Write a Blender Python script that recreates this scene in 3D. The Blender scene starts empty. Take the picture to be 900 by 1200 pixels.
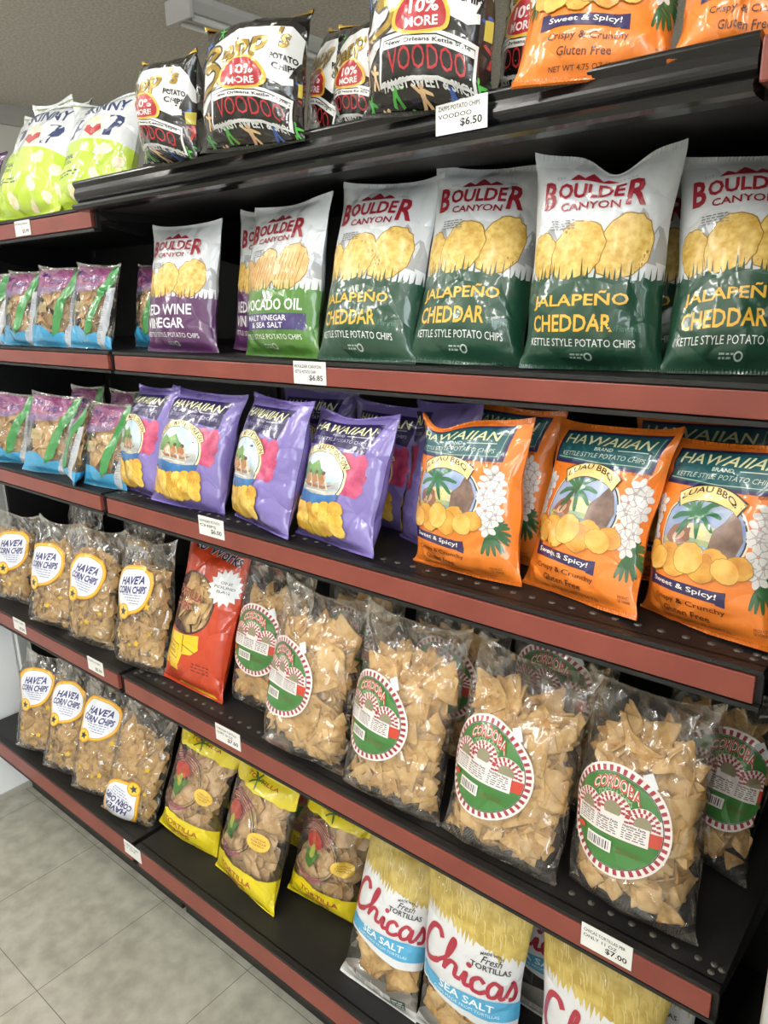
import bpy, bmesh, math, random
import numpy as np
from mathutils import Matrix, Vector

# ------------------------------------------------------------------ camera, world, exposure
SC = bpy.context.scene
COL = SC.collection
cam_d = bpy.data.cameras.new('camera')
cam_d.sensor_fit = 'VERTICAL'; cam_d.sensor_height = 36.0; cam_d.sensor_width = 27.0
cam_d.lens = 870.92/1200*36.0; cam_d.clip_start = 0.02
cam = bpy.data.objects.new('camera', cam_d); COL.objects.link(cam)
yaw, pitch, roll = math.radians(-39.90), math.radians(-15.93), math.radians(-1.17)
CAM_Z = 1.362
fw = Vector((math.sin(yaw)*math.cos(pitch), math.cos(yaw)*math.cos(pitch), math.sin(pitch)))
rt = Vector((math.cos(yaw), -math.sin(yaw), 0)); up = rt.cross(fw)
r2 = rt*math.cos(roll)+up*math.sin(roll); u2 = -rt*math.sin(roll)+up*math.cos(roll)
cam.matrix_world = Matrix(((r2.x, u2.x, -fw.x, 0), (r2.y, u2.y, -fw.y, 0), (r2.z, u2.z, -fw.z, CAM_Z), (0, 0, 0, 1)))
SC.camera = cam
SC.view_settings.view_transform = 'Standard'; SC.view_settings.look = 'None'
SC.view_settings.gamma = 1.0; SC.view_settings.use_curve_mapping = False
SC.view_settings.exposure = 0.12
SC.cycles.transparent_max_bounces = 24
SC.cycles.sample_clamp_indirect = 4.0
W_ = bpy.data.worlds.new('world'); SC.world = W_; W_.use_nodes = True
W_.node_tree.nodes['Background'].inputs[0].default_value = (0.85, 0.92, 1.0, 1)
W_.node_tree.nodes['Background'].inputs[1].default_value = 1.0
_d = bpy.data.lights.new('added_daylight', 'AREA'); _d.shape = 'RECTANGLE'; _d.size = 2.0; _d.size_y = 1.5; _d.energy = 70; _d.color = (.86, .94, 1)
_o = bpy.data.objects.new('added_daylight', _d); COL.objects.link(_o); _o.location = (2.75, -1.15, 1.55); _o.rotation_euler = (0, math.pi/2, 0)  # cool lamp added outside the made-up window, brightens the white wall end
LAMP_W = 5.0          # watts of every lit ceiling lamp

# ------------------------------------------------------------------ materials
def lin(h):
    h = h.lstrip('#'); c = [int(h[i:i+2], 16)/255 for i in (0, 2, 4)]
    return tuple((x/12.92 if x <= .04045 else ((x+.055)/1.055)**2.4) for x in c)+(1,)
MATS = {}
def _nodes(name):
    m = bpy.data.materials.new(name); m.use_nodes = True
    nt = m.node_tree; return m, nt, nt.nodes, nt.links, nt.nodes['Principled BSDF']
def _bump(nt, strength, dist, scale, detail=3, kind='noise', coord='Object'):
    n, l = nt.nodes, nt.links
    tc = n.new('ShaderNodeTexCoord')
    if kind == 'noise':
        t = n.new('ShaderNodeTexNoise'); t.inputs['Scale'].default_value = scale; t.inputs['Detail'].default_value = detail; o = t.outputs[0]
    else:
        t = n.new('ShaderNodeTexVoronoi'); t.feature = 'DISTANCE_TO_EDGE'; t.inputs['Scale'].default_value = scale; o = t.outputs['Distance']
        wn = n.new('ShaderNodeTexNoise'); wn.inputs['Scale'].default_value = scale*.6
        mx = n.new('ShaderNodeVectorMath'); mx.operation = 'MULTIPLY_ADD'; mx.inputs[1].default_value = (.05,)*3
        l.new(tc.outputs[coord], wn.inputs['Vector']); l.new(wn.outputs['Color'], mx.inputs[0]); l.new(tc.outputs[coord], mx.inputs[2])
        l.new(mx.outputs[0], t.inputs['Vector'])
        rp = n.new('ShaderNodeMapRange'); rp.inputs['From Max'].default_value = .22; l.new(o, rp.inputs['Value']); o = rp.outputs[0]
    if kind == 'noise': l.new(tc.outputs[coord], t.inputs['Vector'])
    b = n.new('ShaderNodeBump'); b.inputs['Strength'].default_value = strength; b.inputs['Distance'].default_value = dist
    l.new(o, b.inputs['Height']); return b
def foil(h, rough=.34, coat=.7, metal=0, name=None):
    """printed bag film in one ink colour"""
    k = ('f', h, rough, metal)
    if k in MATS: return MATS[k]
    m, nt, n, l, p = _nodes(name or 'print_'+h)
    p.inputs['Base Color'].default_value = lin(h); p.inputs['Roughness'].default_value = rough; p.inputs['Metallic'].default_value = metal
    p.inputs['Coat Weight'].default_value = coat; p.inputs['Coat Roughness'].default_value = .085
    b0 = _bump(nt, .55, .0035, 15, 2, 'crease'); b = _bump(nt, .22, .006, 42, 2); l.new(b0.outputs[0], b.inputs['Normal']); l.new(b.outputs[0], p.inputs['Normal']); l.new(b.outputs[0], p.inputs['Coat Normal'])
    MATS[k] = m; return m
def mottled(h1, h2, scale=40, rough=.4, coat=.4, detail=4, name=None, bump=0):
    """two tones broken up by noise: printed chips, husk, cardboard, chip crust"""
    k = ('m', h1, h2, scale, rough, bump)
    if k in MATS: return MATS[k]
    m, nt, n, l, p = _nodes(name or 'mottled_'+h1)
    tc = n.new('ShaderNodeTexCoord'); t = n.new('ShaderNodeTexNoise'); t.inputs['Scale'].default_value = scale; t.inputs['Detail'].default_value = detail
    r = n.new('ShaderNodeValToRGB'); r.color_ramp.elements[0].position = .35; r.color_ramp.elements[1].position = .65
    r.color_ramp.elements[0].color = lin(h1); r.color_ramp.elements[1].color = lin(h2)
    l.new(tc.outputs['Object'], t.inputs['Vector']); l.new(t.outputs[0], r.inputs[0]); l.new(r.outputs[0], p.inputs['Base Color'])
    p.inputs['Roughness'].default_value = rough; p.inputs['Coat Weight'].default_value = coat; p.inputs['Coat Roughness'].default_value = .2
    if bump:
        b = _bump(nt, bump, .002, scale*1.5, 3); l.new(b.outputs[0], p.inputs['Normal'])
    MATS[k] = m; return m
def plain(h, rough=.5, metal=0, name=None, bump=0, scale=200):
    k = ('p', h, rough, metal, bump)
    if k in MATS: return MATS[k]
    m, nt, n, l, p = _nodes(name or 'plain_'+h)
    p.inputs['Base Color'].default_value = lin(h); p.inputs['Roughness'].default_value = rough; p.inputs['Metallic'].default_value = metal
    if bump:
        b = _bump(nt, bump, .001, scale); l.new(b.outputs[0], p.inputs['Normal'])
    MATS[k] = m; return m
def clear_film(name='clear_film', haze=.07, tint='#ffffff', gloss=.10, scale=14):
    k = ('c', name)
    if k in MATS: return MATS[k]
    m, nt, n, l, p = _nodes(name); n.remove(p)
    out = n['Material Output']
    tr = n.new('ShaderNodeBsdfTransparent'); tr.inputs[0].default_value = lin(tint)
    df = n.new('ShaderNodeBsdfDiffuse'); df.inputs[0].default_value = (.8, .8, .8, 1)
    gl = n.new('ShaderNodeBsdfGlossy'); gl.inputs['Roughness'].default_value = .13; gl.inputs[0].default_value = (1, 1, 1, 1)
    b = _bump(nt, .9, .006, scale, 2, 'crease'); l.new(b.outputs[0], gl.inputs['Normal'])
    lw = n.new('ShaderNodeLayerWeight'); lw.inputs[0].default_value = .22; l.new(b.outputs[0], lw.inputs['Normal'])
    mr = n.new('ShaderNodeMapRange'); mr.inputs['To Min'].default_value = gloss; mr.inputs['To Max'].default_value = .6
    l.new(lw.outputs['Fresnel'], mr.inputs['Value'])
    m1 = n.new('ShaderNodeMixShader'); m1.inputs[0].default_value = haze; l.new(tr.outputs[0], m1.inputs[1]); l.new(df.outputs[0], m1.inputs[2])
    m2 = n.new('ShaderNodeMixShader'); l.new(mr.outputs[0], m2.inputs[0]); l.new(m1.outputs[0], m2.inputs[1]); l.new(gl.outputs[0], m2.inputs[2])
    l.new(m2.outputs[0], out.inputs[0]); MATS[k] = m; return m
def tinted_film(name, h, opacity):
    """see-through printed film: ink of one colour that lets part of the light through"""
    k = ('t', name)
    if k in MATS: return MATS[k]
    m, nt, n, l, p = _nodes(name)
    p.inputs['Base Color'].default_value = lin(h); p.inputs['Roughness'].default_value = .25; p.inputs['Alpha'].default_value = opacity
    p.inputs['Coat Weight'].default_value = .6; p.inputs['Coat Roughness'].default_value = .12
    b = _bump(nt, .5, .004, 14, 2, 'crease'); l.new(b.outputs[0], p.inputs['Normal'])
    MATS[k] = m; return m

# ------------------------------------------------------------------ object helpers
def tag(o, label=None, cat=None, group=None, kind=None):
    if label: o['label'] = label
    if cat: o['category'] = cat
    if group: o['group'] = group
    if kind: o['kind'] = kind
    return o
def empty(name, mw=None):
    o = bpy.data.objects.new(name, None); COL.objects.link(o); o.empty_display_size = .05
    if mw is not None: o.matrix_world = mw
    return o
def link(name, me, parent=None):
    o = bpy.data.objects.new(name, me); COL.objects.link(o)
    if parent: o.parent = parent
    return o
class MB:
    def __init__(s): s.bm = bmesh.new()
    def box(s, a, b, mi=0, bev=0):
        c = [(a[i]+b[i])/2 for i in range(3)]; d = [abs(b[i]-a[i]) for i in range(3)]
        r = bmesh.ops.create_cube(s.bm, size=1, matrix=Matrix.Translation(c) @ Matrix.Diagonal((*d, 1)))
        f = {f for v in r['verts'] for f in v.link_faces}
        for x in f: x.material_index = mi
        if bev:
            e = {e for v in r['verts'] for e in v.link_edges}
            bmesh.ops.bevel(s.bm, geom=list(e), offset=bev, segments=2, affect='EDGES', profile=.5)
        return s
    def prism(s, prof, x0, x1, mi=0):
        """profile in (y, z) swept along x"""
        A = [s.bm.verts.new((x0, y, z)) for y, z in prof]; B = [s.bm.verts.new((x1, y, z)) for y, z in prof]
        n = len(prof); fs = [s.bm.faces.new(A), s.bm.faces.new(B[::-1])]
        for i in range(n): fs.append(s.bm.faces.new((A[i], B[i], B[(i+1) % n], A[(i+1) % n])))
        for f in fs: f.material_index = mi
        return s
    def tube(s, p, q, r, n=16, mi=0, caps=True):
        p, q = Vector(p), Vector(q); d = q-p
        m = Matrix.Translation((p+q)/2) @ d.to_track_quat('Z', 'Y').to_matrix().to_4x4()
        g = bmesh.ops.create_cone(s.bm, cap_ends=caps, segments=n, radius1=r, radius2=r, depth=d.length, matrix=m)
        for f in {f for v in g['verts'] for f in v.link_faces}: f.material_index = mi; f.smooth = True
        return s
    def sphere(s, c, r, mi=0):
        g = bmesh.ops.create_uvsphere(s.bm, u_segments=16, v_segments=10, radius=r, matrix=Matrix.Translation(c))
        for f in {f for v in g['verts'] for f in v.link_faces}: f.material_index = mi; f.smooth = True
        return s
    def build(s, name, mats, parent=None):
        bmesh.ops.recalc_face_normals(s.bm, faces=s.bm.faces[:])
        me = bpy.data.meshes.new(name); s.bm.to_mesh(me); s.bm.free()
        for m in (mats if isinstance(mats, (list, tuple)) else [mats]): me.materials.append(m)
        return link(name, me, parent)

# ------------------------------------------------------------------ lettering and flat art
_TX = {}
def text2d(s, bold=0, res=2):
    k = (s, bold)
    if k in _TX: return _TX[k]
    cu = bpy.data.curves.new('lettering', 'FONT'); cu.body = s; cu.resolution_u = res; cu.offset = bold; cu.align_x = 'CENTER'; cu.space_line = .9
    o = bpy.data.objects.new('lettering', cu); COL.objects.link(o)
    dg = bpy.context.evaluated_depsgraph_get(); ev = o.evaluated_get(dg); me = ev.to_mesh()
    V = np.array([v.co[:2] for v in me.vertices]) if len(me.vertices) else np.zeros((0, 2)); F = [tuple(p.vertices) for p in me.polygons]
    ev.to_mesh_clear(); bpy.data.objects.remove(o); bpy.data.curves.remove(cu)
    if len(V):
        lo, hi = V.min(0), V.max(0); V = (V-(lo+hi)/2)/np.maximum(hi-lo, 1e-6)
    _TX[k] = (V, F); return _TX[k]
def smooth_path(P, n=8, closed=False):
    P = [np.array(p, float) for p in P]; out = []
    N = len(P)
    for i in range(N if closed else N-1):
        a, b, c, d = (P[(i-1) % N], P[i], P[(i+1) % N], P[(i+2) % N]) if closed else (P[max(i-1, 0)], P[i], P[i+1], P[min(i+2, N-1)])
        for t in np.linspace(0, 1, n, endpoint=False):
            out.append(.5*((2*b)+(c-a)*t+(2*a-5*b+4*c-d)*t*t+(-a+3*b-3*c+d)*t**3))
    if not closed: out.append(P[-1])
    return np.array(out)
class Art:
    """flat artwork in bag coordinates: a in -1..1 across the front, b in 0..1 from bottom to top; asp = width / height of the bag"""
    def __init__(s, asp): s.asp = asp; s.items = []; s.z = 1
    def add(s, V, F, m, wrap=False, cut=True, rise=0):
        V = np.asarray(V, float); s.items.append([V, F, m, s.z+(len(s.items) % 16)*.04+np.linspace(0, rise, len(V)), wrap, cut]); return s
    def shrink(s, i0, c, k, d):
        """scale the artwork added since item i0 about c and move it by d"""
        for it in s.items[i0:]: it[0] = (it[0]-np.array(c))*np.array(k)+np.array(c)+np.array(d)
    def poly(s, pts, m, wrap=False): return s.add(pts, [tuple(range(len(pts)))], m, wrap)
    def rect(s, a0, b0, a1, b1, m, wrap=False): return s.poly([(a0, b0), (a1, b0), (a1, b1), (a0, b1)], m, wrap)
    def ell(s, cx, cy, r, m, sq=1.0, n=28, jag=0, rot=0, rng=None, b0=None, wob=0):
        """ellipse of half width r (a units); sq = height / width as seen"""
        rb = r*s.asp/2*sq; pts = []
        for i in range(n):
            t = 2*math.pi*i/n; k = (1-jag) if (jag and i % 2) else 1
            if wob and rng: k *= 1+rng.uniform(-wob, wob)
            x, y = r*k*math.cos(t), r*sq*k*math.sin(t)
            x, y = x*math.cos(rot)-y*math.sin(rot), x*math.sin(rot)+y*math.cos(rot)
            b = cy+y*s.asp/2
            pts.append((cx+x, b if b0 is None else max(b, b0)))
        return s.poly(pts, m)
    def ring(s, cx, cy, r, th, m, sq=1.0, n=40, t0=0, t1=2*math.pi, dash=0):
        V, F = [], []
        for i in range(n+1):
            t = t0+(t1-t0)*i/n
            for rr in (r, r-th): V.append((cx+rr*math.cos(t), cy+rr*sq*math.sin(t)*s.asp/2))
        for i in range(n):
            if dash and i % 2: continue
            F.append((2*i, 2*i+2, 2*i+3, 2*i+1))
        return s.add(V, F, m)
    def stroke(s, P, w, m, smooth=True, closed=False, taper=False):
        """ribbon of width w (a units) along a path"""
        Q = smooth_path(P, 6, closed) if smooth else np.array(P, float)
        if closed: Q = np.vstack([Q, Q[:1]])
        k = s.asp/2; X = Q.copy(); X[:, 1] /= k
        d = np.gradient(X, axis=0); d /= np.maximum(np.linalg.norm(d, axis=1), 1e-9)[:, None]
        nn = np.stack([-d[:, 1], d[:, 0]], 1); ww = np.full(len(X), w/2)
        if taper: ww = ww*np.sin(np.linspace(.25, math.pi-.1, len(X)))**.5
        A, B = X+nn*ww[:, None], X-nn*ww[:, None]; V = np.empty((2*len(X), 2)); V[0::2] = A; V[1::2] = B; V[:, 1] *= k
        return s.add(V, [(2*i, 2*i+2, 2*i+3, 2*i+1) for i in range(len(X)-1)], m, cut=True, rise=.35)
    def text(s, t, cx, cy, w, h, m, bold=.0, shear=0, arc=0, slope=0, swell=0, rot=0, ends=0):
        """arc: rise of the middle; slope: rise to the right; swell: taller ends; rot: radians"""
        V, F = text2d(t, bold)
        if not len(V): return s
        x, y = V[:, 0].copy(), V[:, 1].copy()
        x = x+shear*y*h/w*2/s.asp*1.0
        if ends: y = y*(1+ends*(2*x)**2*.5)-ends*(2*x)**2*.12
        A = x*w; Bv = y*h+arc*(.25-x*x)*4*1.0-arc*.5+slope*x
        if rot:
            k = s.asp/2; X, Y = A, Bv/k; A, Bv = X*math.cos(rot)-Y*math.sin(rot), (X*math.sin(rot)+Y*math.cos(rot))*k
        return s.add(np.stack([cx+A, cy+Bv], 1), F, m, cut=(w > .5))
    def lines(s, cx, cy, w, n, dy, m, rng, th=.006, gaps=8):
        """small print: rows of short word bars"""
        for i in range(n):
            x = cx-w/2; y = cy-i*dy
            while x < cx+w/2-.02:
                l = rng.uniform(.4, 1.3)*w/gaps; e = min(x+l, cx+w/2); s.rect(x, y, e, y+th, m); x = e+w/gaps*.28
        return s
    def barcode(s, a0, b0, a1, b1, white, black, rng):
        s.rect(a0, b0, a1, b1, white); s.z += 1
        x = a0+(a1-a0)*.08
        while x < a1-(a1-a0)*.1:
            l = rng.choice((.03, .05, .07))*(a1-a0)*.7; s.rect(x, b0+(b1-b0)*.15, x+l, b1-(b1-b0)*.15, black); x += l+rng.choice((.03, .05))*(a1-a0)
        s.z -= 1; return s
    def compile(s, nu, nv):
        mats = []; V = []; F = []; MI = []; base = 0; loose = []
        bm = bmesh.new()
        for (P, fs, m, z, wrap, cut) in s.items:
            if m not in mats: mats.append(m)
            mi = mats.index(m)
            Q = np.column_stack([np.clip(P[:, 0], -1.0, 1.0) if wrap else P[:, 0], np.clip(P[:, 1], 0, 1), z])
            if cut:
                vs = [bm.verts.new(q) for q in Q]
                for f in fs:
                    try: fc = bm.faces.new([vs[i] for i in f])
                    except ValueError: continue
                    fc.material_index = mi*2+(1 if wrap else 0)
            else:
                loose.append((Q, fs, mi*2))
        if len(bm.faces):
            bm.normal_update()
            bmesh.ops.triangulate(bm, faces=[f for f in bm.faces if len(f.verts) > 4])
            for i in range(1, nu):
                bmesh.ops.bisect_plane(bm, geom=bm.verts[:]+bm.edges[:]+bm.faces[:], plane_co=(-1+2*i/nu, 0, 0), plane_no=(1, 0, 0), dist=1e-6)
            for j in range(1, nv):
                bmesh.ops.bisect_plane(bm, geom=bm.verts[:]+bm.edges[:]+bm.faces[:], plane_co=(0, j/nv, 0), plane_no=(0, 1, 0), dist=1e-6)
            bm.verts.index_update()
            V.append(np.array([v.co[:] for v in bm.verts])); base = len(V[0])
            for f in bm.faces: F.append([v.index for v in f.verts]); MI.append(f.material_index)
        bm.free()
        for Q, fs, mi in loose:
            V.append(Q); F += [[i+base for i in f] for f in fs]; MI += [mi]*len(fs); base += len(Q)
        V = np.vstack(V) if V else np.zeros((0, 3))
        # every face counter-clockwise in (a, b)
        for k, f in enumerate(F):
            p = V[f]; ar = np.sum(p[:, 0]*np.roll(p[:, 1], -1)-np.roll(p[:, 0], -1)*p[:, 1])
            if ar < 0: F[k] = f[::-1]
        return dict(V=V, F=F, MI=np.array(MI, int), mats=mats)

# ------------------------------------------------------------------ the shape of a bag
NU, NV = 40, 56
class Surface:
    """front and back sheets of a filled bag; grid over u in -1..1, v in 0..1"""
    def __init__(s, W, H, T, seed, style='pillow', dip=None, wave=.004, wr=1.0, bend=0.0):
        rng = np.random.default_rng(seed)
        u = np.linspace(-1, 1, NU+1); v = np.linspace(0, 1, NV+1); U, Vv = np.meshgrid(u, v)
        if style == 'pillow': kx, ky = [0, .03, .07, .16, .32, .5, .68, .84, .93, .965, 1], [0, .04, .5, .84, 1, .98, .86, .56, .22, .03, 0]
        elif style == 'puffy': kx, ky = [0, .03, .07, .16, .32, .5, .7, .86, .93, .968, 1], [0, .04, .4, .72, .93, 1, .97, .80, .48, .06, 0]
        elif style == 'sack': kx, ky = [0, .03, .08, .2, .4, .58, .7, .8, .9, .965, 1], [0, .55, .90, .99, 1, .93, .72, .46, .28, .12, .05]
        else: kx, ky = [0, .03, .08, .2, .4, .65, .8, .9, .95, .97, 1], [0, .08, .6, .92, 1, .97, .82, .5, .22, .03, 0]
        vv = np.linspace(0, 1, 401); pr = np.interp(vv, kx, ky); kern = np.hanning(25); kern /= kern.sum()
        pr = np.convolve(np.pad(pr, 12, mode='edge'), kern, 'valid'); prof = np.interp(v, vv, pr); P = prof[:, None]*np.ones_like(U)
        hw = W/2*(1-.11*P)*(1+(.016*np.sin(Vv*8+rng.uniform(0, 6)+U)+.012*np.sin(Vv*17+rng.uniform(0, 6)+2*U))*min(wr, 1.2))
        x = hw*(.5*np.sin(math.pi/2*U)+.5*U)
        th = T/2*P*np.cos(math.pi/2*U*.999)**(.45 if style == 'sack' else .72)
        mid = bend*Vv**2+wave*np.sin(U*rng.uniform(2.5, 5)+rng.uniform(0, 6))*np.exp(-(1-Vv)/.10)+wave*.6*np.sin(U*rng.uniform(2, 4)+rng.uniform(0, 6))*np.exp(-Vv/.06)
        z = Vv*H
        def creases():
            d = np.zeros_like(U)
            for _ in range(9):      # pleats fanning out of the seals
                for top in (0, 1):
                    u0, m, sg = rng.uniform(-.95, .95), rng.uniform(-.9, .9), rng.uniform(.022, .08)
                    q = (1-Vv) if top else Vv
                    d += rng.uniform(-1, 1)*.0042*np.exp(-np.abs(U-u0-m*q)/sg)*np.exp(-q/rng.uniform(.10, .24))*np.clip(q/.05, 0, 1)
            for _ in range(16):     # stray folds
                uc, vc, an, L, sg = rng.uniform(-.9, .9), rng.uniform(.05, .95), rng.uniform(0, math.pi), rng.uniform(.12, .4), rng.uniform(.011, .034)
                du, dv = (U-uc)*.5*W/.16, (Vv-vc)*H/.16*.7
                tt = du*math.cos(an)+dv*math.sin(an); nn = -du*math.sin(an)+dv*math.cos(an)
                d += rng.uniform(-1, 1)*.0040*np.exp(-np.abs(nn)/sg)*np.exp(-(tt/L)**2)
            for _ in range(26 if style == 'sack' else 0):   # crumpled empty neck of a half filled sack
                uc, vc, an, L, sg = rng.uniform(-.95, .95), rng.uniform(.6, 1), rng.uniform(.5, 2.6), rng.uniform(.1, .3), rng.uniform(.02, .04)
                du, dv = (U-uc)*.5*W/.16, (Vv-vc)*H/.16*.7; tt = du*math.cos(an)+dv*math.sin(an); nn = -du*math.sin(an)+dv*math.cos(an)
                d += rng.uniform(-1, 1)*.0065*np.exp(-np.abs(nn)/sg)*np.exp(-(tt/L)**2)
            for _ in range(5): d += rng.uniform(-1, 1)*.0016*np.sin(U*rng.uniform(2, 6)+Vv*rng.uniform(-9, 9)+rng.uniform(0, 6))
            return d*np.clip((1-U**2)*3, 0, 1)*np.clip(P*2, .15, 1)*wr
        zf = z.copy()
        if dip:
            g = dip[1]*np.exp(-((U-dip[0])/dip[2])**2)*np.clip((Vv-.72)/.28, 0, 1)**1.4; zf = zf-g; mid = mid-g*.55
        zf = zf-(.016 if style != 'pillow' else .008)*H/.24*(1-U**2)*np.clip((Vv-.8)/.2, 0, 1)**2
        zb = zf
        f, b = mid-th-creases(), mid+th+creases()*.6
        s.G = {0: np.stack([x, f, zf], -1), 1: np.stack([x, b, zb], -1)}
        s.W, s.H, s.T, s.P = W, H, T, P
        s.normals()
    def normals(s):
        s.N = {}
        for k in (0, 1):
            g = s.G[k]; n = np.cross(np.gradient(g, axis=1), np.gradient(g, axis=0)); n /= np.maximum(np.linalg.norm(n, axis=-1, keepdims=True), 1e-9)
            s.N[k] = n if k == 0 else -n
    def settle(s, M, zmin):
        """lay the bag down: whatever would sink into the shelf is pressed flat on it"""
        R = np.array(M.to_3x3()); t = np.array(M.translation)
        for k in (0, 1):
            w = s.G[k] @ R.T+t; low = w[..., 2] < zmin
            w[..., 2] = np.where(low, zmin+.0004*(k == 0), w[..., 2]); s.G[k] = (w-t) @ R
        s.normals()
    def inside(s, pts, tol=.0004):
        ug = None
        for x, y, z in pts:
            j = int(np.clip(z/s.H*NV, 0, NV)); X = s.G[0][j, :, 0]
            if z < .0008 or z > s.H or x < X[0]+.001 or x > X[-1]-.001: return False
            if y < np.interp(x, X, s.G[0][j, :, 1])+tol+.0022 or y > np.interp(x, s.G[1][j, :, 0], s.G[1][j, :, 1])-tol: return False
        return True
    def flatten(s, la, lb, ra, rb):
        """a stiff sticker smooths the film under it"""
        y = s.G[0][..., 1].copy()
        for _ in range(14):
            p = np.pad(y, 1, mode='edge'); y = (p[:-2, 1:-1]+p[2:, 1:-1]+p[1:-1, :-2]+p[1:-1, 2:]+2*y)/6
        U, V = np.meshgrid(np.linspace(-1, 1, NU+1), np.linspace(0, 1, NV+1)); r = np.hypot((U-la)/ra, (V-lb)/rb)
        m = np.clip((1.35-r)/.3, 0, 1); s.G[0][..., 1] = s.G[0][..., 1]*(1-m)+y*m; s.normals()
    def at(s, a, b, k=0):
        fu = np.clip((np.asarray(a)+1)/2*NU, 0, NU-1e-6); fv = np.clip(np.asarray(b)*NV, 0, NV-1e-6)
        i, j = fu.astype(int), fv.astype(int); p, q = (fu-i)[:, None], (fv-j)[:, None]; out = []
        for A in (s.G[k], s.N[k]): out.append(A[j, i]*(1-p)*(1-q)+A[j, i+1]*p*(1-q)+A[j+1, i]*(1-p)*q+A[j+1, i+1]*p*q)
        return out
def make_mesh(name, V, F, MI, mats, N=None):
    me = bpy.data.meshes.new(name); me.from_pydata([tuple(v) for v in V], [], F)
    for m in mats: me.materials.append(m)
    me.polygons.foreach_set('material_index', np.asarray(MI, np.int32)); me.polygons.foreach_set('use_smooth', np.ones(len(F), bool))
    me.update()
    if N is not None:
        N = N/np.maximum(np.linalg.norm(N, axis=1, keepdims=True), 1e-9)
        me.normals_split_custom_set_from_vertices([tuple(n) for n in N])
    return me
_gi = np.arange((NU+1)*(NV+1)).reshape(NV+1, NU+1)
QUADS = np.stack([_gi[:-1, :-1], _gi[:-1, 1:], _gi[1:, 1:], _gi[1:, :-1]], -1).reshape(-1, 4)
def film_mesh(name, S, base, art, shift=0.0, seal=True):
    V, N, F, MI = [], [], [], []
    mats = [base]
    n0 = (NU+1)*(NV+1)
    V += [S.G[0].reshape(-1, 3), S.G[1].reshape(-1, 3)]; N += [S.N[0].reshape(-1, 3), S.N[1].reshape(-1, 3)]
    F += [tuple(q) for q in QUADS]+[tuple(q[::-1]+n0) for q in QUADS]; MI += [0]*(2*len(QUADS)); off = 2*n0
    if art:
        mats += art['mats']; sh = round(shift*NU/2)*2/NU
        for k in (0, 1):
            A = art['V']
            if not len(A): continue
            keep = [i for i in range(len(art['F'])) if (k == 0 or art['MI'][i] % 2)]
            wrapv = np.zeros(len(A), bool)
            for i in keep:
                if art['MI'][i] % 2: wrapv[art['F'][i]] = True
            if k == 0:
                keep = [i for i in keep if art['MI'][i] % 2 or (A[art['F'][i], 0].min()+sh > -1.0001 and A[art['F'][i], 0].max()+sh < 1.0001)]
            P, Nn = S.at(A[:, 0]+np.where(wrapv, 0, sh), A[:, 1], k)
            V.append(P+Nn*(.00022+.00016*A[:, 2:3])); N.append(Nn)
            for i in keep:
                f = art['F'][i]; F.append(tuple(x+off for x in (f if k == 0 else f[::-1]))); MI.append(1+art['MI'][i]//2)
            off += len(A)
    return make_mesh(name, np.vstack(V), F, MI, mats, np.vstack(N))
def seal_mesh(name, S, top, m, rng, tall=.035):
    """crimped fin seal: a ribbed strip both sides of the film"""
    n = 96; u = np.linspace(-1, 1, n+1); V, F = [], []
    rows = np.linspace(1-tall, 1.0, 4) if top else np.linspace(tall*.8, 0, 4)
    for k, sg in ((0, -1), (1, 1)):
        for r in rows:
            P, Nn = S.at(u, np.full(n+1, r), 0); P2, _ = S.at(u, np.full(n+1, r), 1)
            C = P if k == 0 else P2
            d = .0012+.0007*(np.arange(n+1) % 2)
            V.append(C+Nn*(d if k == 0 else -d)[:, None])
    V = np.vstack(V); L = n+1
    for k in (0, 1):
        for j in range(3):
            for i in range(n):
                a = (k*4+j)*L+i; q = (a, a+1, a+1+L, a+L)
                F.append(q if (k == 0) == top else q[::-1])
    for i in range(n): a = 3*L+i; b = 7*L+i; F.append((a, a+1, b+1, b) if top else (b, b+1, a+1, a))
    me = bpy.data.meshes.new(name); me.from_pydata([tuple(v) for v in V], [], F); me.materials.append(m); me.update(); return me

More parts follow.
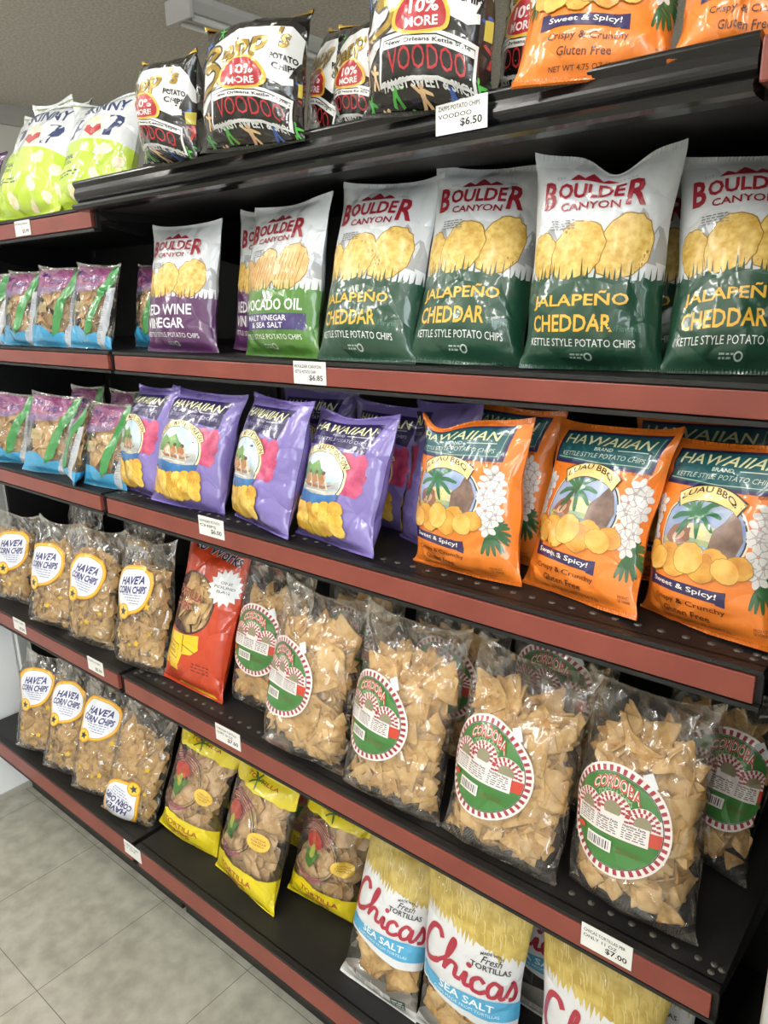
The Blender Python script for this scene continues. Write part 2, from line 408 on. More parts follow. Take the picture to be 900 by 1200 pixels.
# ------------------------------------------------------------------ printed designs
RB = random.Random(7)
NAVY, CRIMSON, WHITE, BLACK, GOLD = '#262352', '#93202e', '#e9eaea', '#151415', '#c79a35'
def chip_print(A, cx, cy, r, sq, m, rot=0, b0=None):
    st = RB.getstate(); A.z -= .8; A.ell(cx, cy, r*1.045, foil('#94702a', .5), sq, 30, 0, rot, RB, b0, .05); A.z += .8; RB.setstate(st)
    return A.ell(cx, cy, r, m, sq, 30, 0, rot, RB, b0, .05)
def boulder(lower, names, ncol, wave=False, band=None):
    A = Art(.70); rng = random.Random(11)
    wht, red, gr, txt = foil('#d3d7da'), foil(CRIMSON), foil('#a3a6a9'), foil(ncol)
    low = foil(lower); pot = mottled('#c39a3c', '#e3c571', 130, .45) if not wave else mottled('#c79a58', '#e2bf84', 90, .45)
    A.rect(-1, 0, 1, 1, wht, True); A.z = 2
    for cx, h in ((-.62, .10), (-.1, .11), (.28, .15), (.52, .17), (.78, .10)):     # grey peaks behind the chips
        A.poly([(cx-.26, .50), (cx-.13, .53+h*.6), (cx-.02, .54+h), (cx+.06, .55+h*.8), (cx+.13, .53+h*.55), (cx+.26, .47)], gr)
    A.z = 3
    for cx, h in ((-.62, .10), (-.1, .11), (.28, .15), (.52, .17), (.78, .10)):
        A.poly([(cx-.10, .535+h*.5), (cx-.03, .525+h), (cx+.0, .53+h*.7), (cx-.03, .52+h*.45), (cx-.06, .50+h*.3)], wht)
    A.z = 4
    for i, (cx, cy, rr, ro) in enumerate(((-.70, .515, .23, .25), (-.22, .53, .30, -.45), (.34, .545, .32, -.5))):
        A.z = 4+i % 2; chip_print(A, cx, cy, rr, 1.32, pot, ro)
        if wave:
            A.z += 2
            for q in range(-3, 4): A.stroke([(cx+q*.07-.06, cy-.08), (cx+q*.07+.06, cy+.085)], .018, foil('#b98a47'), False)
    A.z = 7
    pts = [(-1, 0), (1, 0)]; a = 1.0
    while a > -1:                                                                    # jagged treeline
        h = .40+rng.uniform(0, .02); t = rng.uniform(.03, .10)
        pts += [(a, h), (a-.02, h), (a-.035, h+t*.85), (a-.05, h+.004)]; a -= rng.uniform(.055, .12)
    pts.append((-1, .41)); A.poly(pts, low, True); A.z = 8
    A.text('OULDE', -.15, .80, .80, .072, red, .03, ends=.10); A.text('B', -.67, .785, .20, .125, red, .03); A.text('R', .40, .785, .24, .125, red, .03)
    A.text('CANYON', -.13, .727, .72, .036, red, .015)
    for x, w, h in ((-.3, .22, .03), (-.12, .26, .05), (.06, .2, .03)): A.poly([(x-w/2, .852), (x-.02, .852+h), (x+.03, .848+h*.8), (x+w/2, .852)], red)
    A.text('EST.', -.52, .862, .14, .014, gr); A.text('1994', .28, .862, .14, .014, gr)
    A.lines(-.44, .665, .34, 4, .012, foil('#77787a'), rng, .005, 5)
    if band:
        A.rect(-.88, .165, .72, .265, foil(band)); A.z = 9
        A.text(names[0], -.08, .318, 1.45, .070, foil(WHITE), .02); A.text(names[1], -.12, .237, .92, .034, foil(WHITE), .01); A.text(names[2], -.10, .193, .72, .034, foil(WHITE), .01)
        A.text('KETTLE STYLE POTATO CHIPS', -.1, .125, 1.42, .030, foil(WHITE), .0)
    else:
        A.text(names[0], -.17, .315, 1.22 if len(names[0]) < 10 else 1.3, .078, txt, .018, slope=.012)
        A.text(names[1], -.26, .215, 1.04, .078, txt, .018, slope=.008); A.text('Flavored', .46, .195, .30, .026, foil('#4d7a63') if lower == '#1b4331' else foil('#7a5a80'))
        A.text('KETTLE STYLE POTATO CHIPS', -.14, .130, 1.36, .034, foil(WHITE), .0)
    A.ring(-.02, .07, .05, .018, foil('#b9c4bd'), 1, 16); A.lines(-.15, .075, .16, 2, .014, foil('#9fb0a6'), rng, .007, 3)
    return A
def plumeria(A, a, b, r, rng):
    A.z = 6
    t0 = rng.uniform(0, 2)
    for k in range(5):
        t = t0+k*2*math.pi/5; A.ell(a+.62*r*math.cos(t), b+.62*r*math.sin(t)*A.asp/2, r*.62, foil('#dcd9d6'), .62, 10, rot=t)
    A.z = 7; A.ell(a, b, r*.2, foil('#b8857a'), 1, 8); [A.stroke([(a, b), (a+.8*r*math.cos(q), b+.8*r*math.sin(q)*A.asp/2)], r*.09, foil('#a9a5a8'), False) for q in (t0+.63, t0+1.88, t0+3.14, t0+4.4, t0+5.65)]
def frond(A, a, b, r, m, rng, n=9, t0=0, t1=6.28):
    for k in range(n):
        t = t0+(t1-t0)*k/n+rng.uniform(-.1, .1)
        A.stroke([(a, b), (a+.55*r*math.cos(t), b+(.55*r*math.sin(t)+.10*r)*A.asp/2), (a+r*math.cos(t), b+(r*math.sin(t)-.05*r)*A.asp/2)], r*.20, m, True, False, True)
def luau():
    A = Art(.82); rng = random.Random(5); org = foil('#e87f2a'); pur = foil('#2c2352'); teal = foil('#1f545a'); cream = foil('#ecd58b'); dk = foil('#3a1a14')
    A.rect(-1, 0, 1, 1, org, True); A.z = 3
    def panel(k, m): A.poly([(-.80-k, .915+k*.4), (-.3, .925+k*.4), (.66+k, .935+k*.4), (.60+k, .745-k*.4), (.0, .735-k*.4), (-.86-k, .755-k*.4), (-.84-k*.8, .86)], m)
    panel(.045, pur); A.z = 4; panel(0, teal); A.z = 5; A.stroke([(-.83, .768), (-.1, .747), (.57, .757), (.62, .925)], .012, foil('#9fb9a8'), False)
    A.text('HAWAIIAN', -.12, .877, 1.26, .062, foil('#d8d8a8'), .008, .22); A.text('BRAND', -.12, .825, .26, .020, foil('#c9d6c8'), .01)
    A.stroke([(.08, .825), (.5, .832)], .012, foil('#c9d6c8'), False); A.text('KETTLE STYLE POTATO CHIPS', -.12, .787, 1.24, .026, foil('#bccbbd'), 0, .15)
    A.text('FLAVORED', .5, .715, .22, .016, dk)
    cx, cy = -.16, .535; A.z = 4; i0 = len(A.items)
    A.ell(cx, cy, .60, foil('#e8dccb'), .98, 40); A.z = 5; A.ell(cx, cy, .575, foil('#231b2a'), .98, 40); A.z = 6
    A.ell(cx, cy, .555, mottled('#6f86b8', '#a9b6cf', 25, .4), .98, 40)                 # evening sky over a bay
    A.z = 7; A.ell(cx-.02, cy-.01, .30, mottled('#d8c08a', '#c9c7a0', 30), .55, 24); A.ell(cx+.02, cy+.015, .075, foil('#f2e39a'), 1, 16)
    A.z = 8; A.poly([(cx-.53, cy-.05), (cx-.2, cy-.03), (cx+.1, cy-.035), (cx+.5, cy-.06), (cx+.42, cy-.12), (cx+.2, cy-.17), (cx-.2, cy-.18), (cx-.44, cy-.12)], mottled('#b9b667', '#7fa08c', 45))
    A.z = 9; A.ell(cx+.05, cy-.105, .22, foil('#5f93a8'), .42, 20); A.ell(cx-.28, cy-.03, .19, foil('#8a5f4a'), .75, 12, rot=.7, rng=rng, wob=.15)
    A.poly([(cx+.12, cy-.13), (cx+.16, cy+.03), (cx+.26, cy+.08), (cx+.35, cy+.155), (cx+.46, cy+.10), (cx+.53, cy), (cx+.46, cy-.10), (cx+.3, cy-.17)], mottled('#5b443c', '#8a7062', 60))
    A.z = 10; A.ell(cx-.27, cy-.03, .10, foil('#c79a84'), .6, 12, rot=.7); frond(A, cx-.12, cy+.105, .34, foil('#2d6b45'), rng, 9)
    A.stroke([(cx-.14, cy+.10), (cx-.2, cy+.03), (cx-.3, cy-.05)], .03, foil('#4a5b3e'))
    A.z = 11
    arc = [(cx+.68*math.cos(t), cy+.005+.66*math.sin(t)*A.asp/2) for t in np.linspace(2.25, .80, 14)]; arc2 = [(cx+.52*math.cos(t), cy+.0+.47*math.sin(t)*A.asp/2) for t in np.linspace(.72, 2.33, 14)]
    A.z = 10; A.poly([(x*1.0+(x-cx)*.05, y+(.006 if i < 14 else -.006)) for i, (x, y) in enumerate(arc+arc2)], dk); A.z = 11; A.poly(arc+arc2, cream); A.z = 12
    A.text('LUAU BBQ', cx-.005, cy+.222, .72, .042, dk, .012, arc=.062)
    A.shrink(i0, (cx, cy), (.90, .86), (.02, -.035))
    for a, b in ((-.93, .60), (-.90, .52), (-.97, .55), (-.86, .45), (-.95, .43), (-.98, .49), (-.82, .62), (.52, .62), (.60, .56), (.50, .51), (.62, .48), (.52, .44), (.60, .39), (.66, .61), (.48, .57), (.44, .39), (.57, .34), (.56, .65), (.68, .53), (.46, .53), (.66, .42), (-.88, .57), (-.96, .64)): plumeria(A, a, b, .115, rng)
    A.z = 5; frond(A, .60, .30, .30, foil('#2e5a33'), rng, 11, -1.9, 1.2); frond(A, -.92, .36, .17, foil('#3c6b3a'), rng, 9)
    pots = [mottled('#d08e2e', '#e6b254', 60, .4), mottled('#bf7c24', '#dba545', 60, .4), mottled('#d99a3a', '#eabf66', 60, .4)]
    for i, (a, b, r) in enumerate(((-.78, .365, .17), (-.50, .36, .18), (-.22, .365, .19), (.06, .36, .18), (.32, .36, .16), (-.64, .335, .17), (-.36, .33, .18), (-.08, .33, .18), (.18, .335, .16))): A.z = 12+i % 3; chip_print(A, a+.02, b+.008, r, .85, pots[i % 3], i*.7)
    A.z = 5; A.poly([(-.78, .285), (-.66, .275), (-.66, .262), (.10, .235), (.22, .24), (.22, .165), (.12, .172), (.12, .178), (-.66, .205), (-.78, .205)], pur); A.z = 6
    A.text('Sweet & Spicy!', -.27, .222, .80, .034, foil('#f0efe8'), .012, .12, slope=-.03)
    A.text('Crispy & Crunchy', -.22, .145, .86, .034, dk, .004, .1, slope=-.016); A.text('Gluten Free', -.25, .095, .55, .032, dk, .004, .1, slope=-.01)
    A.text('NET WT 4.75 OZ (134.7g)', -.2, .048, .8, .018, dk); A.text('PRODUCT\nOF HAWAII', .62, .085, .2, .034, dk)
    return A
def maui():
    A = Art(.83); rng = random.Random(9); pur = foil('#7d6fb0'); dk = foil('#231c4c'); cream = foil('#ead9a2')
    A.rect(-1, 0, 1, 1, pur, True); A.z = 3
    A.poly([(-.72, .90), (.60, .915), (.52, .68), (.1, .70), (-.78, .705)], dk); A.z = 4
    A.text('HAWAIIAN', -.08, .845, 1.14, .070, foil('#e6e6b4'), .010, .22); A.text('BRAND', -.08, .79, .22, .020, foil('#c9c6d8'), .01); A.stroke([(.08, .79), (.44, .797)], .012, foil('#c9c6d8'), False)
    A.text('KETTLE STYLE POTATO CHIPS', -.10, .752, 1.12, .026, foil('#b7b2d0'))
    cx, cy = -.24, .475; A.z = 4; i0 = len(A.items)
    for k in range(26): A.z = 3+k % 3; A.ell(.40+rng.uniform(-.16, .16), .55+rng.uniform(-.12, .12), .13, mottled('#a02c58', '#d0587c', 60), 1.2, 12, rot=rng.uniform(0, 3), rng=rng, wob=.15)
    A.z = 6; A.ell(cx, cy, .60, cream, 1.0, 40); A.z = 7; A.ell(cx, cy, .56, dk, 1.0, 40); A.z = 8; A.ell(cx, cy, .545, mottled('#a9c4d4', '#dfe6e6', 20), 1.0, 40)
    A.z = 9; A.poly([(cx-.52, cy+.05), (cx-.34, cy+.13), (cx-.2, cy+.10), (cx-.04, cy+.15), (cx+.08, cy+.08), (cx+.2, cy+.05), (cx+.1, cy-.03), (cx-.5, cy-.03)], mottled('#6f9a4e', '#3f6b40', 40))
    A.z = 10; A.poly([(cx-.53, cy-.02), (cx-.1, cy-.05), (cx+.5, cy+.0), (cx+.52, cy-.08), (cx+.3, cy-.19), (cx-.3, cy-.19), (cx-.5, cy-.10)], mottled('#c9c6b0', '#8c93a0', 50))
    A.z = 11                                                                       # outrigger canoe with paddlers
    A.poly([(cx-.36, cy-.035), (cx-.2, cy-.075), (cx+.25, cy-.08), (cx+.42, cy-.03), (cx+.25, cy-.055), (cx-.2, cy-.05)], foil('#8a5a3a')); A.stroke([(cx-.25, cy-.10), (cx+.3, cy-.105)], .03, foil('#d8cfb8'))
    for q in (-.2, -.02, .16): A.ell(cx+q, cy-.01, .085, foil('#a8744e'), 1.4, 10, rot=-.3); A.ell(cx+q+.02, cy+.045, .04, foil('#5a3c2c'), 1, 10); A.stroke([(cx+q+.05, cy+.03), (cx+q+.16, cy-.08)], .022, foil('#e0c9a0'), False)
    A.z = 12; A.poly([(cx-.52, cy-.12), (cx-.3, cy-.11), (cx, cy-.13), (cx+.3, cy-.125), (cx+.55, cy-.10), (cx+.50, cy-.19), (cx+.1, cy-.24), (cx-.3, cy-.23)], mottled('#2a6ea8', '#1c4f88', 40))
    arc = [(cx+.70*math.cos(t), cy+.69*math.sin(t)*A.asp/2) for t in np.linspace(2.75, .45, 18)]; arc2 = [(cx+.54*math.cos(t), cy+.53*math.sin(t)*A.asp/2) for t in np.linspace(.45, 2.75, 18)]
    A.z = 12; A.poly(arc+arc2, foil('#5a4a2a')); A.z = 13; A.poly([(x+(cx-x)*.02*(1 if i < 18 else -1), y+(cy-y)*.02*(1 if i < 18 else -1)) for i, (x, y) in enumerate(arc+arc2)], cream); A.z = 14
    for k, ch in enumerate('SWEET MAUI ONION'):
        t = 2.62-k*(2.62-.55)/15; A.text(ch, cx+.62*math.cos(t), cy+.61*math.sin(t)*A.asp/2, .075 if ch not in 'I' else .025, .042, foil('#3a2a18'), .01, rot=t-math.pi/2) if ch != ' ' else None
    A.shrink(i0, (cx, cy), (.92, .86), (.02, -.012))
    pots = [mottled('#cf9c2c', '#e9c455', 55, .35), mottled('#b98220', '#dcb244', 55, .35), mottled('#dcb03c', '#efd06a', 55, .35)]
    for i in range(24):
        A.z = 13+i % 4; chip_print(A, -.84+(i % 8)*.155+rng.uniform(-.03, .03), .268-.06*(i//8)-.03*math.sin((i % 8)/7*3.1)+rng.uniform(-.01, .01), .125, 1.0, pots[i % 3], i*.6)
    A.z = 4; A.text('NATURALLY FLAVORED', -.35, .095, .62, .02, foil('#4a3c86')); A.text('GLUTEN FREE', -.32, .062, .4, .018, foil('#4a3c86'))
    return A
def figure(A, a, b, h, m, rng):
    """small jumping doll"""
    k = A.asp/2; r = h/k
    def P(x, y): return (a+x*r, b+y*h)
    t = rng.uniform(-.1, .1)
    A.ell(*P(0, .40), r*.13, m, 1, 10)
    A.poly([P(-.12, .28), P(.12, .28), P(.10, -.02), P(.26, -.42), P(.12, -.46), P(0, -.12), P(-.14, -.46), P(-.27, -.40), P(-.10, -.02)], m)
    A.poly([P(-.10, .28), P(-.34, .42+t), P(-.42, .34+t), P(-.12, .12)], m); A.poly([P(.10, .28), P(.12, .12), P(.42, .10-t), P(.40, .2-t)], m)
def zapp():
    A = Art(1.0); rng = random.Random(3); wht = foil('#dcdcda', .28); blk = foil('#171512', .25); gold = foil('#a88a3c', .25, .6, .4); dk = foil('#2a2417'); red = foil('#a8222b')
    dolls = [foil(c) for c in ('#3f9a3c', '#2f55a0', '#d9a93c', '#b03a34', '#4fae46', '#dfb98a')]
    A.rect(-1, 0, 1, 1, blk, True); A.z = 2
    A.poly([(-1, .42), (-.82, .55), (-.55, .82), (-.2, .90), (.55, .93), (.72, .86), (.86, .66), (.70, .52), (.45, .50), (.2, .55), (-.1, .52), (-.5, .47), (-.8, .36), (-1, .30)], wht); A.z = 3
    for a, b, h in ((-.88, .70, .14), (-.70, .80, .13), (-.45, .90, .10), (-.95, .86, .12), (.88, .86, .12), (.94, .55, .12), (.72, .50, .13), (-.72, .28, .13), (-.45, .20, .14), (-.12, .17, .14), (.22, .18, .14), (.58, .17, .15), (-.88, .14, .13), (.85, .20, .14), (-.3, .08, .10), (.1, .07, .11), (.45, .06, .1), (-.62, .09, .1), (.78, .36, .14), (-.9, .46, .1)): figure(A, a, b, h, rng.choice(dolls), rng)
    # house with lit window
    A.poly([(.60, .30), (.60, .56), (.54, .56), (.70, .70), (.76, .64), (.92, .60), (.88, .55), (.88, .30)], foil('#23201c')); A.z = 4; A.poly([(.66, .44), (.66, .54), (.80, .55), (.80, .44)], foil('#c9b84a'))
    A.z = 5
    for m, w, z in ((dk, .135, 5), (gold, .085, 6)):
        A.z = z
        A.stroke([(-.72, .72), (-.60, .77), (-.44, .765), (-.52, .70), (-.66, .63), (-.50, .645), (-.42, .60), (-.50, .53), (-.70, .49), (-.86, .45)], w, m, True, False, z == 6)   # the big initial
        A.text('app', -.05, .735, .62, .16, m, .05 if z == 5 else .02, .10, slope=.10); A.text("'s", .46, .845, .20, .15, m, .05 if z == 5 else .02, .15)
    A.z = 7; A.text('POTATO', .48, .70, .38, .048, blk, .03, slope=-.02); A.text('CHIPS', .48, .63, .33, .048, blk, .03, slope=-.02)
    def shield(k, m): A.poly([(x+(x+.08)*k, y+(y-.585)*k) for x, y in smooth_path([(-.38, .52), (-.34, .60), (-.18, .665), (-.02, .68), (.10, .65), (.20, .57), (.18, .50), (.05, .485), (-.2, .485)], 4, True)], m)
    shield(.16, foil('#e0b23a')); A.z = 8; shield(0, red); A.z = 9
    A.text('10%', -.05, .60, .34, .068, wht, .03, .1); A.text('MORE', -.08, .525, .38, .050, wht, .03)
    def plaque(k, m): A.poly([(-.62-k, .24-k*.5), (-.55-k, .455+k*.5), (-.3, .475+k*.5), (.1, .465+k*.5), (.58+k, .385+k*.5), (.52+k, .18-k*.5), (.1, .255-k*.5), (-.2, .265-k*.5)], m)
    A.z = 5; plaque(.05, blk); A.z = 6; plaque(.03, wht); A.z = 7; plaque(-.01, blk); A.z = 8
    A.text('VOODOO', -.02, .335, .94, .12, red, .0, arc=.04, slope=-.06); A.poly([(-.53, .445), (-.3, .462), (.1, .452), (.56, .375), (.555, .335), (.1, .41), (-.3, .42), (-.54, .405)], wht)
    A.z = 9; A.text('New Orleans Kettle Style', 0, .418, 1.02, .026, blk, .02, arc=.03, slope=-.055)
    A.text('TANGY SWEET & SPICY', -.05, .222, 1.10, .05, wht, .03, arc=.04, slope=-.05)
    A.shrink(1, (0, .02), (1.06, 1.0), (.0, -.10)); return A
def popcorn():
    A = Art(.95); rng = random.Random(4); wht = foil('#d5d9db'); lime = foil('#b4cf3a'); navy = foil('#2b3a63'); red = foil('#b0343c'); pc = mottled('#d8c89a', '#efe6cc', 90)
    A.rect(-1, 0, 1, 1, wht, True); A.z = 2; A.poly([(-1, 0), (1, 0), (1, .46), (.6, .50), (.0, .53), (-.5, .52), (-1, .48)], lime, True); A.z = 3
    A.text('SKINNY', .05, .83, .92, .12, navy, .03); A.text('P', -.42, .635, .32, .17, navy, .09, .12); A.text('P', .40, .635, .34, .18, navy, .09, .12)
    A.ell(-.02, .63, .20, pc, 1.15, 16, .12, 0, rng, None, .06); A.z = 4
    A.poly([(-.02, .545), (-.2, .60), (-.17, .645), (-.09, .645), (-.02, .615), (.06, .645), (.14, .645), (.16, .60)], red)
    A.text('ORIGINAL', -.55, .39, .46, .046, foil('#3a4a22'), .02); A.text('POPCORN', -.55, .34, .40, .032, foil('#3a4a22'), .01); A.lines(-.5, .26, .7, 2, .025, foil('#3a4a22'), rng, .012, 5)
    for a, b, r in ((.25, .43, .17), (.62, .34, .17), (.15, .22, .19), (-.35, .12, .18), (.5, .10, .17), (.75, .18, .13), (-.8, .14, .14), (.1, .06, .13)):
        for k in range(5): A.z = 3+k*.3; A.ell(a+rng.uniform(-.5, .5)*r*.7, b+rng.uniform(-.22, .22)*r*.7, r*.42, pc, 1, 12, rng=rng, wob=.18)
    A.z = 5; A.rect(-1, .955, 1, 1, foil('#8da23a'), True)
    return A
def snack():
    A = Art(.8); rng = random.Random(6); pink = tinted_film('pink_print', '#a8508e', .55); vio = tinted_film('violet_print', '#8f78a8', .55); blue = tinted_film('blue_print', '#3fa0d0', .9); grn = foil('#348240'); dk = foil('#3b2a6a'); wht = foil('#cfd4d6')
    A.poly([(-.85, .70), (-.1, .69), (.55, .72), (.6, .93), (.1, .97), (-.75, .95)], pink); A.z = 2; A.poly([(-.95, .60), (-.3, .62), (.35, .66), (.45, .74), (-.2, .71), (-.9, .72)], vio)
    A.z = 1; A.poly([(-1, 0), (1, 0), (1, .16), (.6, .19), (.25, .15), (-.1, .24), (-.5, .25), (-1, .20)], blue, True); A.z = 3
    A.poly([(.62, .97), (.96, .97), (.93, .78), (.62, .55), (.42, .2), (.14, .12), (.3, .5), (.58, .78)], grn); A.z = 4
    A.text('Chips', .1, .78, .62, .10, dk, .02, .25, slope=.03); A.text('Mix', -.42, .86, .4, .07, dk, .01, .25)
    A.poly([(.80, .70), (.98, .72), (.96, .30), (.72, .02), (.52, .03), (.74, .34)], tinted_film('facts_print', '#c4cad0', .8)); A.z = 5
    for k in range(6): A.lines(.82-.035*k*.9, .60-.085*k, .14, 3, .022, foil('#666b70'), rng, .008, 3)
    A.z = 3; A.rect(-.45, .40, -.02, .52, tinted_film('panel_print', '#c9b98a', .5)); A.text('NET WT', -.23, .46, .3, .03, foil('#4a4030'))
    return A
def to_works():
    A = Art(.6); rng = random.Random(8); red = foil('#bb3c1a'); yel = foil('#e9bf20'); mar = foil('#7e1a2c'); dk = foil('#3a2410'); wht = foil('#dfe1e2'); navy = foil('#1e1a3c')
    A.z = 2; th = np.linspace(0, 2*math.pi, 48, endpoint=False); cx, cy, r = -.20, .565, .66
    V = [(cx+r*math.cos(t), cy+r*math.sin(t)*A.asp/2*.98) for t in th]; n = len(V)
    # the red print leaves a round window: two halves around it
    up = [V[i] for i in range(0, n//2+1)]; dn = [V[i % n] for i in range(n//2, n+1)]
    A.poly([(-1, cy), (-1, .99), (1, .99), (1, cy)]+up, red, True); A.poly([(1, cy), (1, .03), (-1, .03), (-1, cy)]+dn, red, True)
    A.z = 3; A.ring(cx, cy, r+.015, .04, dk, .98, 48)
    A.z = 4; A.text('TORTILLA', -.27, .62, .86, .055, foil('#c9a46a'), .05, slope=-.02); A.text('CHIPS', -.38, .545, .56, .055, foil('#c9a46a'), .05, slope=-.02)
    A.z = 5; A.text('TORTILLA', -.27, .62, .86, .055, mar, .02, slope=-.02); A.text('CHIPS', -.38, .545, .56, .055, mar, .02, slope=-.02)
    A.ell(.58, .72, .40, wht, 1, 32, .24); A.z = 6
    for i, t in enumerate(('ONE', 'POUND', 'BAG')): A.text(t, .57, .748-.028*i, .12*len(t)*.75, .017, foil('#55565c'), .01)
    A.z = 4; A.text('to Works', .10, .925, 1.35, .085, wht, .06, .15, slope=-.05); A.z = 5; A.text('to Works', .10, .925, 1.35, .085, navy, .015, .15, slope=-.05)
    A.z = 3; A.poly([(-.86, .40), (-.5, .362), (-.1, .365), (.24, .385), (.30, .30), (.12, .25), (-.1, .24), (-.16, .17), (-.90, .19), (-.92, .26)], yel); A.rect(-.92, .135, -.58, .18, yel); A.rect(-.5, .125, -.18, .175, yel)
    A.z = 4
    for P in ([(-.84, .325), (-.2, .29), (-.22, .20), (-.88, .235), (-.84, .325)], [(-.5, .36), (-.52, .315)], [(-.12, .36), (-.1, .25)], [(-.1, .30), (.22, .27)]): A.stroke(P, .018, dk, False)
    A.text('ORIGINAL', -.53, .28, .46, .022, dk, .01, slope=-.02); A.text('SEASONING', -.54, .247, .5, .022, dk, .01, slope=-.02)
    A.lines(.40, .20, .45, 3, .02, foil('#6e1f10'), rng, .009, 4); A.z = 5; A.poly([(-.5, .0), (.9, .0), (.7, .045), (-.2, .05)], yel)
    return A
def yellow_bag():
    A = Art(.75); rng = random.Random(2); yel = foil('#dcc81e'); red = foil('#a04a24'); pk = tinted_film('pink_line_print', '#a0526a', .75); grn = foil('#3d6a2e')
    e = [(-1+2*i/14, rng.uniform(-.012, .012)) for i in range(15)]
    A.poly([(-1, 0), (1, 0)]+[(a, .26+d) for a, d in e[::-1]], yel, True); A.poly([(-1, 1), (1, 1)]+[(a, .83+d) for a, d in e[::-1]], yel, True); A.z = 3
    A.text('TORTILLA', .02, .185, .9, .045, red, .03, slope=-.012); A.text('CHIPS', .0, .125, .55, .045, red, .03, slope=-.008); A.text('TORTILLA', .0, .92, .8, .03, red, .02)
    cx, cy = -.30, .55; A.ring(cx, cy, .62, .022, foil('#3a3a30'), 1, 40); A.ring(cx, cy, .56, .012, foil('#3a3a30'), 1, 40)
    for k in range(9): A.stroke([(cx-.42+.02*k, cy+.20-.018*k), (cx, cy+.245-.018*k), (cx+.42-.02*k, cy+.20-.018*k)], .020, pk)
    for k in range(5): A.stroke([(cx-.45+.05*k, cy-.17-.014*k), (cx, cy-.215-.012*k), (cx+.45-.05*k, cy-.17-.014*k)], .018, pk)
    A.z = 4; A.ell(cx-.02, cy+.09, .22, mottled('#8f2a2a', '#b8503c', 60), .9, 18, rng=rng, wob=.12)
    A.poly([(cx-.12, cy-.12), (cx-.2, cy+.02), (cx-.08, cy-.02), (cx-.02, cy+.08), (cx+.08, cy-.0), (cx+.24, cy+.04), (cx+.1, cy-.08), (cx+.02, cy-.15)], grn); A.z = 5; A.ell(cx, cy-.0, .07, mottled('#b8a83c', '#7f9a3c', 80), 2.2, 14)
    A.z = 4; A.ell(.45, .53, .25, foil('#e0bb4a'), .72, 24); A.z = 5
    for i in range(3): A.text('TORTILLA', .45, .553-.022*i, .34-.06*abs(i-1), .014, foil('#8a5a20'), .02)
    A.z = 5; frond(A, -.1, .91, .18, grn, rng, 5); frond(A, .1, .045, .14, grn, rng, 5)
    return A
def chicas():
    A = Art(.59); rng = random.Random(12); wht = foil('#d3d4d6', .45); red = foil('#a02438'); blu = foil('#4a9cc4'); dk = foil('#2b2b2e')
    A.poly([(-1, 1), (1, 1), (1, .33), (.5, .325), (0, .35), (-.5, .375), (-1, .37)], wht, True); A.poly([(-1, 0), (1, 0), (1, .07), (.3, .12), (-.6, .10), (-1, .09)], tinted_film('milky_print', '#d8d8d4', .8), True)
    A.z = 2; pts = [(-1, 1), (1, 1)]; a = 1.0
    while a > -1: pts += [(a, .765-.05*a+rng.uniform(-.01, .01)), (a-.03, .735-.04*a+rng.uniform(-.03, .015))]; a -= rng.uniform(.05, .12)
    pts.append((-1, .79)); A.poly(pts, mottled('#ab9140', '#c9b262', 60, .5), True); A.z = 3
    husk = [foil('#c9b567', .5), foil('#b39a44', .5), foil('#d3c386', .5)]
    for i in range(110):
        x, y = rng.uniform(-1, 1), rng.uniform(.80, .99); t = rng.uniform(-1.2, -.3)*rng.choice((1, 1, -1)); L = rng.uniform(.05, .14); A.z = 3+i % 3
        A.stroke([(x, y), (x+L*.5*math.cos(t), y-.5*L*.3), (x+L*math.cos(t)*.8, max(y-L*.55, .73))], .014, husk[i % 3], True, False, True)
    A.z = 7
    A.stroke([(-.50, .665), (-.58, .70), (-.74, .69), (-.86, .62), (-.88, .55), (-.78, .515), (-.62, .525), (-.52, .545)], .095, red)     # script capital
    A.stroke([(-.52, .545), (-.36, .60), (-.26, .68), (-.30, .70), (-.36, .64), (-.40, .525)], .062, red); A.stroke([(-.40, .53), (-.30, .585), (-.20, .58), (-.20, .53), (-.10, .53)], .07, red)
    A.stroke([(-.10, .53), (-.03, .58), (-.04, .52), (.06, .525)], .07, red); A.ell(0, .625, .045, red)
    A.stroke([(.26, .565), (.18, .585), (.08, .56), (.09, .515), (.2, .51), (.30, .53)], .07, red); A.stroke([(.54, .57), (.42, .585), (.33, .55), (.36, .51), (.47, .52), (.55, .575), (.53, .51), (.62, .515)], .07, red)
    A.stroke([(.62, .515), (.72, .58), (.74, .60), (.80, .55), (.78, .51), (.68, .505)], .07, red)
    A.text('MADE WITH', .32, .715, .36, .014, dk, .02, arc=.012); A.text('Fresh', .34, .686, .32, .036, dk, .01, .3); A.text('TORTILLAS', .34, .646, .66, .030, dk, .02)
    A.z = 6; A.poly([(-.93, .465), (-.5, .452), (0, .475), (.5, .49), (.93, .478), (.93, .385), (.4, .372), (-.2, .385), (-.93, .395)], blu); A.z = 7
    A.text('SEA SALT', .0, .442, .90, .040, foil('#e8f0f4'), .015); A.text('CHIPS MADE FROM TORTILLAS', .0, .402, 1.1, .016, foil('#cfe3ee'))
    A.z = 3; A.rect(-.5, .065, .15, .125, foil('#dcdcd8')); A.z = 4; A.lines(-.18, .11, .55, 3, .016, dk, rng, .005, 5); A.rect(.3, .06, .62, .12, foil('#3c4a44')); A.z = 5; A.lines(.46, .10, .24, 3, .016, foil('#c9d6d0'), rng, .006, 3)
    return A
